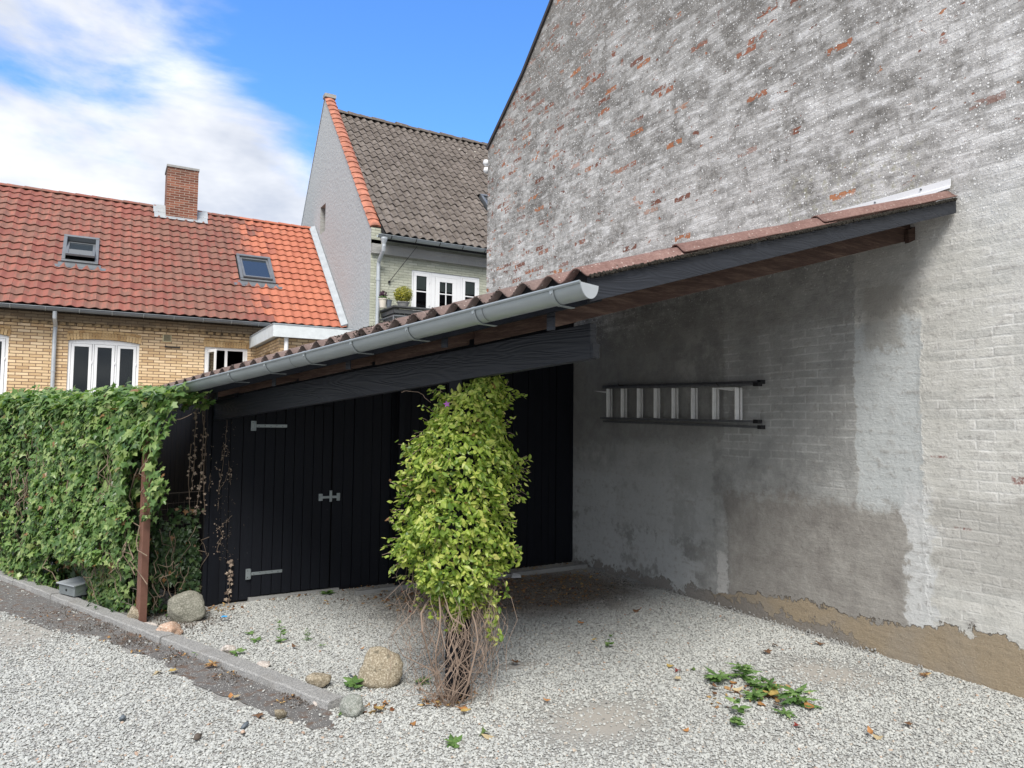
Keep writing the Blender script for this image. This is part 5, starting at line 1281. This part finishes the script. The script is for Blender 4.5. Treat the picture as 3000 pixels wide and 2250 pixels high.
# ------------------------------------------------------------------ potted plants on the terrace rail
def pot(name, label, px, py, r, h_, mt):
    p = hit(px, py, (0, by0+.06 if px > 1165 else by0+.5, 0), (0, 1, 0)); p.z = bt
    t = thing(name, label, 'plant pot', p[:]); m = MB(); m.lathe([(0, 0), (r*.7, 0), (r*.95, h_*.9), (r*1.05, h_*.9), (r*1.05, h_), (r*.9, h_), (r*.85, h_*.8), (0, h_*.8)], p, 16); m.build('pot', mt, t, smooth=False); return t, p
def stripes(g): x, y, z = g.sep(g.obj()); return g.mix(g.ss(g.m('SINE', g.m('ARCTAN2', y, x)*14.), -.2, .2), (.65, .60, .52), (.50, .22, .08))
def leafball(name, t, p, r, rz, n, mt, tpl, sz, zc):
    P, N, T, Z_ = [], [], [], []
    for k in range(n):
        v = V3((random.gauss(0, 1), random.gauss(0, 1), random.gauss(0, 1))).normalized(); q = random.uniform(.45, 1)**.6*(1+.18*fnoise(v.x*3, v.y*3, v.z*3)); P.append((p.x+v.x*r*q, p.y+v.y*r*q, p.z+zc+v.z*rz*q)); N.append((v+V3((0, 0, .4)))[:]); T.append((v*1.0+V3((0, 0, .5)))[:]); Z_.append(random.uniform(.7, 1.2)*sz)
    return scatter(name, tpl, P, N, T, Z_, mt, t, .4, .3)
t, p = pot('flower_pot', 'striped glazed pot with dark purple flowers on the terrace rail', 1121, 900, .095, .22, mat('striped_glaze', stripes, .3)); leafball('flowers', t, p, .10, .09, 160, M_purple, OVATE, .045, .32); leafball('leaves', t, p, .11, .05, 120, M_weed, OVATE, .04, .25)
t, p = pot('flower_pot', 'plain slate grey pot standing right of the striped pot on the terrace rail', 1139, 895, .075, .20, plain('slate_glaze', (.13, .15, .18), .4)); leafball('leaves', t, p, .05, .04, 40, M_weed, OVATE, .03, .2)
t, p = pot('bush_pot', 'round yellow green bush in a low bowl on the terrace rail', 1181, 895, .15, .10, M_conc); leafball('bush', t, p, .22, .20, 1500, M_bush, OVATE, .042, .28)

# ------------------------------------------------------------------ rocks
def rock(px, cy, wpx_, hpx, kind, label, seed, dy=1., flat=.9, bury=.12, name='boulder', cuts=6):
    c = gr(px, cy); zc = (c-EYEV).dot(cF); wd2 = wpx_/FPX*zc; hh = hpx/FPX*zc
    rnd = random.Random(seed); bm = bmesh.new(); bmesh.ops.create_icosphere(bm, subdivisions=4, radius=1)
    planes = [(V3((rnd.gauss(0, 1), rnd.gauss(0, 1), rnd.gauss(0, .7))).normalized(), rnd.uniform(.50, .88)) for _ in range(cuts)]
    vdir = V3((c.x, c.y, 0)).normalized(); vr2 = V3((vdir.y, -vdir.x, 0))
    for v in bm.verts:
        q = v.co.copy()
        for n_, d_ in planes:
            e = q.dot(n_)-d_
            if e > 0: q -= n_*e*.85
        q *= 1+.16*mn.noise(q*1.3+V3((seed, 0, 0)))+.06*mn.noise(q*3.5+V3((0, seed, 0)))+.02*mn.noise(q*10)
        v.co = q
    mnx = min(v.co.x for v in bm.verts); mxx = max(v.co.x for v in bm.verts); mnz = min(v.co.z for v in bm.verts); mxz = max(v.co.z for v in bm.verts)
    mid = c+vdir*wd2*.35*dy
    for v in bm.verts:
        x = ((v.co.x-mnx)/(mxx-mnx)-.5)*wd2; z = ((v.co.z-mnz)/(mxz-mnz))*hh*(1+bury)-hh*bury; y = v.co.y*wd2*.42*dy
        p = mid+vr2*x+vdir*y; v.co = (p.x-c.x, p.y-c.y, z)
    me = bpy.data.meshes.new(name); bm.to_mesh(me); bm.free(); me.polygons.foreach_set('use_smooth', [True]*len(me.polygons)); me.materials.append(RK[kind])
    o = bpy.data.objects.new(name, me); o.location = (c.x, c.y, 0); col.objects.link(o); o['label'] = label; o['category'] = 'rock'; o['group'] = 'boulders and stones lying on the gravel'
    return c
rock(546, 1828, 106, 88, 'grey', 'large rounded grey boulder between the brown post and the black shed corner', 3, cuts=5)
rock(399, 1831, 50, 52, 'tan', 'pointed pale stone leaning on the left side of the brown post', 8, cuts=8, name='stone')
rock(437, 1843, 46, 17, 'pale', 'flat pinkish white stone behind the kerb below the brown post', 12, name='stone')
rock(496, 1871, 76, 42, 'pink', 'orange pink granite stone behind the kerb just right of the brown post', 15, name='stone')
rock(668, 1924, 44, 32, 'pale', 'small pale pink rough stone with a leaf at its right side behind the kerb', 21, name='stone')
rock(771, 1962, 42, 20, 'pale', 'low whitish stone half sunk in gravel behind the middle of the kerb', 26, name='stone')
rock(932, 2022, 76, 42, 'tan', 'tan wedge shaped stone leaning against the kerb near its end', 31, cuts=7, name='stone')
RC = rock(1114, 2021, 134, 112, 'tan', 'big angular beige boulder left of the black carport post', 44, cuts=9)
rock(1030, 2109, 74, 66, 'green', 'grey green angular stone at the very end of the kerb', 52, cuts=8, name='stone')

# ------------------------------------------------------------------ galvanised box on the kerb
a, b, c_ = gr(157, 1752), gr(216, 1767), gr(272, 1752); a.z = b.z = c_.z = 0; kz = .056
ed = (a-b); L1 = ed.length; ed.normalize(); ee = V3((ed.y, -ed.x, 0)); ee = ee if ee.dot(c_-b) > 0 else -ee; L2 = (c_-b).dot(ee); L1 = .255; print('box', L1, L2); L2 = min(max(L2, .16), .26)
bx = thing('bait_box', 'low galvanised metal box with a sloping lid and round hole resting on the kerb', 'metal box', (b.x, b.y, kz))
def bq(u, v, z): return b+ed*u+ee*v+Z(kz+z)
m = MB(); m.hexa([bq(0, 0, 0), bq(0, L2, 0), bq(L1, L2, 0), bq(L1, 0, 0), bq(-.012, -.0, .092), bq(-.012, L2, .112), bq(L1+.012, L2, .112), bq(L1+.012, -.0, .092)]); body = m.build('body', M_galv, bx, bev=.003)
m = MB(); m.hexa([bq(-.022, -.02, .092), bq(-.022, L2+.01, .114), bq(L1+.02, L2+.01, .114), bq(L1+.02, -.02, .092), bq(-.022, -.02, .102), bq(-.022, L2+.01, .124), bq(L1+.02, L2+.01, .124), bq(L1+.02, -.02, .102)]); m.build('lid', M_zincl, bx, bev=.002)
m = MB(); q = bq(L1*.52, -.0015, .045); m.tube([q, q-ee*.003], .011, 10); q = bq(-.008, L2*.62, .035); m.tube([q, q-ed*.005], .027, 14); m.build('hole', M_dark, bx)

# ------------------------------------------------------------------ weeds
def weed(px, py, r, n, label, tpl=NARROW, mt=None, h_=.05, up=.7, name='weed', grp='weeds growing through the gravel', stalk=0):
    c = gr(px, py); P, N, T, Z_ = [], [], [], []
    for k in range(n):
        th = random.uniform(0, 2*math.pi); o = V3((math.cos(th), math.sin(th), 0)); rr = random.uniform(.05, .45)*r; zz = random.uniform(.01, h_)
        P.append((c.x+o.x*rr, c.y+o.y*rr, zz+.012)); N.append((-o*.3+Z(1))[:]); T.append((o+Z(up*random.uniform(-.2, 1)))[:]); Z_.append(random.uniform(.65, 1.1)*r*1.0)
    t = thing(name, label, 'weed', (c.x, c.y, 0), grp); scatter('leaves', tpl, P, N, T, Z_, mt or M_weed, t, .12, .12)
    if stalk:
        m = MB()
        for k in range(3): m.tube(curve(c, c+V3((random.uniform(-.05, .05), random.uniform(-.04, .04), stalk*random.uniform(.6, 1))), (0, 0, 0), 5, .015), .0015, 4)
        m.build('stem', M_weed, t)
    return c
weed(2108, 2003, .12, 26, 'leftmost thistle rosette of the green patch in the gravel', h_=.06)
weed(2172, 1990, .12, 26, 'tall back thistle rosette of the green patch beside dry leaves', h_=.10)
weed(2215, 2022, .10, 20, 'small toothed rosette in the middle of the green patch', h_=.05)
weed(2212, 2055, .10, 22, 'front thistle rosette of the green patch over brown leaves', h_=.05)
weed(2258, 2033, .11, 20, 'pale green rosette left of the big yellow leaf in the patch', h_=.07)
weed(2335, 2070, .135, 26, 'rightmost dark thistle rosette with upright blades', h_=.09)
weed(2300, 2098, .08, 14, 'low sprawling sprig in front of the rightmost thistle', h_=.02, up=.1)
weed(2162, 2092, .075, 10, 'thin upright sprig in front of the thistle patch', OVATE, h_=.09)
weed(2158, 2130, .06, 10, 'tiny withered sprig nearest the camera before the thistle patch', OVATE, h_=.04)
weed(824, 1886, .055, 16, 'spindly tall weed on the gravel between kerb and shed door', OVATE, h_=.16, stalk=.22)
weed(751, 1881, .06, 9, 'low bright rosette right of the blue scrap on the gravel', OVATE, h_=.01)
weed(728, 1860, .05, 8, 'flat little weed in front of the shed door left of the tall weed', OVATE, h_=.01)
weed(900, 1880, .045, 14, 'sparse grassy sprig right of the tall spindly weed', h_=.08, stalk=.12)
weed(944, 1900, .035, 9, 'tiny green tuft behind the beige boulder', h_=.02)
weed(693, 1922, .06, 8, 'green leaves tucked against the small pale pink stone', OVATE, h_=.03)
weed(1036, 2020, .08, 18, 'leafy green weed against the left side of the beige boulder', OVATE, h_=.05)
weed(1240, 2008, .06, 26, 'grassy tuft between the beige boulder and the carport post', h_=.03)
weed(958, 1742, .10, 9, 'broad leaved dark weed against the foot of the shed door', OVATE, h_=.03)
weed(622, 1958, .06, 16, 'dry grass tuft on the slabs below the kerb', h_=.03, mt=M_deadleaf)
weed(575, 1926, .04, 12, 'small tuft growing from the kerb joint', h_=.03)
weed(1003, 2098, .045, 14, 'moss green tuft in front of the grey green stone', h_=.02)
weed(1327, 2182, .07, 9, 'isolated bright green leaf cluster near the bottom edge', OVATE, h_=.01)
weed(1787, 1900, .05, 9, 'little green sprout on the open gravel right of the clematis', OVATE, h_=.05)
weed(1792, 1870, .03, 6, 'tiny leaf pair behind the little sprout on the open gravel', OVATE, h_=.02)
weed(2710, 1985, .05, 14, 'dry orange grass tuft near the foot of the big wall', h_=.02, mt=M_deadleaf)
weed(110, 1702, .10, 26, 'yellow green ivy seedlings at the foot of the hedge on the kerb', OVATE, h_=.06)
weed(330, 1772, .13, 44, 'low yellowish ivy sprigs between the metal box and the pointed stone', OVATE, h_=.09)

# ------------------------------------------------------------------ gravel stones
bdk = (KB-KA).normalized()
def inpoly(X, Y, poly):
    r = np.zeros(len(X), bool); n = len(poly)
    for i in range(n):
        a, b = poly[i], poly[(i+1) % n]; c = ((a.y > Y) != (b.y > Y)) & (X < (b.x-a.x)*(Y-a.y)/(b.y-a.y+1e-12)+a.x); r ^= c
    return r
NS = 270000
X = rng.uniform(-6.5, 5.0, int(NS*4.7)); Y = rng.uniform(-.6, 12.5, int(NS*4.7))
rel = np.stack([X, Y, np.full_like(X, -EYE)], 1); F3, R3, U3 = map(np.array, (cF, cR, cU)); dz = rel@F3; sx = rel@R3/dz*FPX; sy = -(rel@U3)/dz*FPX
inview = (dz > .5) & (np.abs(sx) < 1560) & (sy < 1175) & (sy > -1200)
near = (dz > .25) & (np.abs(sx) < 2900) & (sy < 3200)
pre = inview | (near & (rng.random(len(X)) < .38)); X, Y, dz, inview = X[pre], Y[pre], dz[pre], inview[pre]; ok = np.ones(len(X), bool)
wu = (X-W0_.x)*wd_.x+(Y-W0_.y)*wd_.y; wo = (X-W0_.x)*wn_.x+(Y-W0_.y)*wn_.y
ok &= ~((wo < .02) & (X > .8)) & (X < 4.985)
fs_ = (X-fp0.x)*fd.x+(Y-fp0.y)*fd.y; fo_ = (X-fp0.x)*fnr.x+(Y-fp0.y)*fnr.y
ok &= ~((fs_ > -.05) & (fo_ < .02))
nz = .030*(np.sin(X*5.1+1.3*np.sin(Y*3.7))+np.sin(Y*6.3+1.7*np.sin(X*4.9+1)))*.8+.013*(np.sin(X*23+2*np.sin(Y*17))+np.sin(Y*27+2*np.sin(X*19+2)))
ks = (X-KA.x)*kn.x+(Y-KA.y)*kn.y; kl = (X-KA.x)*kd.x+(Y-KA.y)*kd.y
strip_in = inpoly(X+nz*.7, Y+nz, strip_poly)
kerb_in = (kl > -.01) & (ks > -.03) & (ks < .125)
behind = (kl > 1.9) & (ks > .1) & (fo_ > -.1) & (fs_ > -.3)
keep = ok & ~kerb_in & ~(behind & (rng.random(len(X)) < .9)) & ~(strip_in & (rng.random(len(X)) > .012))
for (cx, cy, rx, ry) in DUST:
    q = np.sqrt(((X-cx)/rx)**2+((Y-cy)/ry)**2)+nz*5; keep &= ~((q < 1.6) & (rng.random(len(X)) < np.clip(1.35-q*.85, 0, .86)))
lit = np.sqrt(((X-3.7)/1.35)**2+((Y-6.25)/.75)**2)+nz*6; keep &= ~((lit < 1) & (rng.random(len(X)) < .55))
keep &= rng.random(len(X)) < np.clip(1.25-(dz-3.4)*.10, .6, 1)
idx = np.where(keep)[0]; 
if len(idx) > 420000: idx = rng.choice(idx, 420000, replace=False)
n = len(idx); r_ = rng.lognormal(math.log(.0064), .28, n).clip(.0035, .013)*(1+(dz[idx]-3.5).clip(0)*.02)*np.where(inview[idx], 1., 1.35)
Rr = np.stack([r_*rng.uniform(.85, 1.3, n), r_*rng.uniform(.7, 1.05, n), r_*rng.uniform(.4, .65, n)], 1)
Pz = r_*.2+rng.uniform(0, .006, n)+np.where(strip_in[idx], .010, 0)
gv_ = blobs('gravel', np.stack([X[idx], Y[idx], Pz], 1), Rr, M_stone, jit=.16, tilt=.2, kind='stuff')
print('stones', n, inview[idx].sum())

# a few larger loose pebbles (each its own thing)
def pebble(px, py, s_, kind, lab):
    c = gr(px, py); m_ = blobs('pebble', [(0, 0, s_*.5)], [[s_, s_*.65, s_*.5]], RK[kind] if kind in RK else kind, smooth=True, label=lab, category='pebble'); m_.location = (c.x, c.y, .008); return m_
darks = plain('dark_flint', (.10, .12, .14), .5, .3, 20)
pebble(717, 2136, .026, darks, 'dark blue grey pebble on the gravel below the slabs'); pebble(711, 2156, .026, 'pink', 'small purplish pink pebble just below the dark pebble')
pebble(579, 2172, .032, M_soil, 'dark clod of earth near the bottom left of the gravel'); pebble(922, 2070, .022, 'pale', 'white pebble on the slabs close to the kerb end')
pebble(820, 2112, .05, 'tan', 'flat sandy stone on the lower edge of the slabs'); pebble(360, 2115, .03, darks, 'slate coloured pebble far left on the gravel')
pebble(1028, 1988, .02, darks, 'black pebble left of the beige boulder')
m = MB()
c = gr(655, 1823); vs = [(c.x+math.cos(t_)*.028*random.uniform(.5, 1.2), c.y+math.sin(t_)*.028*random.uniform(.5, 1.2), .035+random.uniform(0, .015)) for t_ in np.linspace(0, 5.6, 9)]
m.add(vs+[(x, y, z+.002) for x, y, z in vs], [tuple(range(9)), tuple(range(17, 8, -1))]); m.build('plastic_scrap', plain('blue_plastic', (.08, .38, .72), .4), label='bright blue plastic scrap on the gravel before the shed', category='litter')
m = MB(); c = gr(1512, 1700); m.add([(c.x-.06, c.y, .03), (c.x+.05, c.y-.02, .025), (c.x+.07, c.y+.03, .05), (c.x-.01, c.y+.05, .07)], [(0, 1, 2, 3), (0, 2, 3)]); m.build('pale_scrap', M_white, label='crumpled white paper lying by the edging under the roof', category='litter')

# ------------------------------------------------------------------ fallen leaves
LV, LF = OVATE; LVi, LFi = IVY
def fallen(px, py, s_, label, k, kind='dry', z=.024):
    c = gr(px, py); rnd = random.Random(k); V0 = (LVi if rnd.random() < .5 else LV).copy(); F0 = LFi if len(V0) == len(LVi) else LF
    V0[:, 0] -= .4; V0[:, 2] = V0[:, 2]*rnd.uniform(-1.5, 2)+V0[:, 0]**2*rnd.uniform(.2, .9); a = rnd.uniform(0, 6.28); ca, sa = math.cos(a), math.sin(a)
    V1 = np.stack([V0[:, 0]*ca-V0[:, 1]*sa, V0[:, 0]*sa+V0[:, 1]*ca, V0[:, 2]], 1)*s_
    V1[:, 2] += V1[:, 0]*rnd.uniform(-.3, .3)
    o = npmesh('fallen_leaf', V1, F0, LEAFM[kind], label=label, category='leaf', group='fallen leaves on the gravel'); o.location = (c.x, c.y, z); return o
def lm(n_, c): return mat(n_, lambda g: {'c': g.mix(g.noise(g.pos(), 60, 3), c, tuple(v*.5 for v in c)), 't': .15, 'tc': (*c, 1)}, .7)
LEAFM = {'brown': lm('brown_leaf', (.20, .105, .055)), 'orange': lm('orange_leaf', (.52, .25, .09)), 'yellow': lm('yellow_leaf', (.58, .42, .14)), 'straw': lm('straw_leaf', (.62, .50, .30)), 'red': lm('red_leaf', (.30, .05, .04)), 'green': lm('green_leaf', (.14, .22, .06))}
FL = [(1965, 1958, .07, 'yellow', 'yellow leaf left of the thistle patch'), (1985, 1972, .05, 'red', 'dark red leaf just below the yellow leaf left of the patch'), (2030, 1966, .06, 'green', 'dark green fallen leaf left of the thistle patch'),
      (1985, 1998, .05, 'straw', 'pale straw leaf below the red leaf'), (2094, 2024, .07, 'brown', 'upright rusty leaf under the leftmost thistle'), (2157, 2028, .08, 'straw', 'beige leaf in front of the tall thistle'), (2150, 2008, .06, 'orange', 'orange leaf inside the thistle patch'),
      (2265, 2048, .13, 'yellow', 'large pale yellow maple leaf in the thistle patch'), (2235, 2072, .06, 'orange', 'orange leaf on the litter before the maple leaf'), (2280, 2078, .06, 'brown', 'brown curled leaf right of the front thistle'), (2372, 2082, .09, 'orange', 'long orange leaf at the right end of the patch'),
      (2245, 1918, .07, 'brown', 'dark curled leaf on the gravel by the wall side'), (2268, 1898, .06, 'brown', 'flat brown leaf behind the dark curled leaf'), (2405, 1893, .08, 'brown', 'olive brown leaf near the middle of the wall foot'),
      (2368, 2038, .05, 'straw', 'thin straw coloured leaf right of the patch'), (2550, 2162, .05, 'orange', 'orange leaf low on the right gravel'), (2658, 2132, .05, 'brown', 'small rusty leaf on the right gravel'), (2575, 2170, .06, 'straw', 'curled straw leaf at the right bottom'),
      (2335, 2135, .05, 'red', 'red brown leaf below the rightmost thistle'), (2010, 2148, .05, 'orange', 'rust leaf in front of the sandy patch'), (1600, 2060, .05, 'orange', 'red orange leaf right of the post foot'), (1350, 2085, .07, 'orange', 'pointed orange leaf in front of the post foot'),
      (1362, 2098, .07, 'yellow', 'amber leaf lying below the pointed orange leaf'), (1208, 2130, .05, 'orange', 'lone orange leaf left of centre near the bottom'), (1425, 2165, .08, 'straw', 'twisted tan leaf near the bottom centre'), (1418, 2155, .06, 'green', 'dark green leaf beside the twisted tan leaf'),
      (1110, 2092, .09, 'yellow', 'bright amber leaf right of the grey green stone'), (1128, 2070, .06, 'orange', 'copper leaf above the bright amber leaf'), (1230, 2035, .04, 'brown', 'tiny rusty leaf near the boulder'), (862, 1905, .06, 'brown', 'two toned brown leaf on the gravel above the kerb'),
      (1350, 1925, .05, 'brown', 'brown leaf beneath the clematis stems'), (1510, 1952, .07, 'brown', 'brown leaf on the sandy patch right of the clematis'), (480, 1800, .07, 'orange', 'orange brown leaf at the foot of the brown post'), (1180, 1740, .05, 'red', 'reddish leaf by the thin edging strip'), (1320, 1772, .04, 'yellow', 'yellow leaf under the foliage'),
      (1700, 1830, .06, 'orange', 'orange leaf on the shaded gravel'), (1865, 1795, .07, 'brown', 'brown leaf towards the wall foot'), (1740, 1885, .05, 'yellow', 'mustard leaf in front of the leaf litter'), (1060, 1910, .04, 'orange', 'small orange leaf behind the big beige boulder'),
      (690, 2052, .05, 'straw', 'yellowish leaf on the gravel below the slabs'), (460, 1977, .06, 'straw', 'tan curled leaf on the left gravel'), (508, 1976, .06, 'yellow', 'thin yellow leaf right of the tan curled leaf'), (675, 2056, .05, 'orange', 'orange fragment beside the yellowish leaf'), (755, 2105, .06, 'brown', 'brown leaf stuck on the slab edge')]
for k, (x, y, s_, kd_, lb) in enumerate(FL): fallen(x, y, s_, lb, k, kd_)
# litter nobody could count
P, N, T, Z_ = [], [], [], []
def litter(cx, cy, rx, ry, n, s_=.045):
    for k in range(n):
        a = random.uniform(0, 6.28); r = random.random()**.6; P.append((cx+math.cos(a)*r*rx, cy+math.sin(a)*r*ry, random.uniform(.012, .03))); N.append((0, 0, 1)); T.append((random.gauss(0, 1), random.gauss(0, 1), 0)); Z_.append(random.uniform(.5, 1.1)*s_)
c = gr(1620, 1770); litter(3.5, 6.25, 1.25, .65, 520, .042); litter(3.3, 6.6, 1.6, .3, 160)
q = gr(2200, 2040); litter(q.x, q.y, .35, .16, 60, .045); q = gr(1310, 2055); litter(q.x, q.y, .20, .10, 90, .04); q = gr(1112, 2080); litter(q.x, q.y, .12, .08, 20)
for t_ in np.linspace(0, 1, 9): q = pc.lerp(W1_, t_)+wn_*.10; litter(q.x, q.y, .28, .07, 16, .035)
for (x, y, rx) in ((400, 1870, .3), (560, 1925, .2), (700, 1975, .2), (870, 2050, .15), (200, 1800, .4), (470, 1905, .2)): q = gr(x, y); litter(q.x, q.y, rx, .06, 26, .028)
q = gr(630, 1790); litter(q.x, q.y, .25, .10, 40, .04)
scatter('leaf_litter', OVATE, P, N, T, Z_, M_deadleaf, kind='stuff', jn=.35, jt=.1)
# damp earth crumbs on the slabs and by the kerb
P, Q = [], []
for (x, y, r, n) in ((400, 1880, .18, 260), (520, 1925, .12, 120), (700, 1978, .13, 160), (870, 2050, .10, 120), (300, 1835, .2, 200), (530, 1835, .28, 500), (480, 1812, .2, 300), (200, 1800, .3, 200)):
    q = gr(x, y)
    for k in range(n): P.append((q.x+random.gauss(0, r*.6), q.y+random.gauss(0, r*.7), random.uniform(.008, .018))); Q.append(random.uniform(.002, .006))
blobs('soil', P, Q, M_soil, kind='stuff')
# loose rubble along the foot of the gable
P, Q = [], []
for k in range(900):
    y = random.uniform(3.0, 7.2)
    if fnoise(y*3, 1) < -.15: continue
    o = abs(random.gauss(0, .035)); P.append((WX-.01-o, y, random.uniform(0, .015)+max(0, .03-o)*random.random())); Q.append(random.uniform(.004, .010))
blobs('rubble', P, Q, M_conc, kind='stuff')
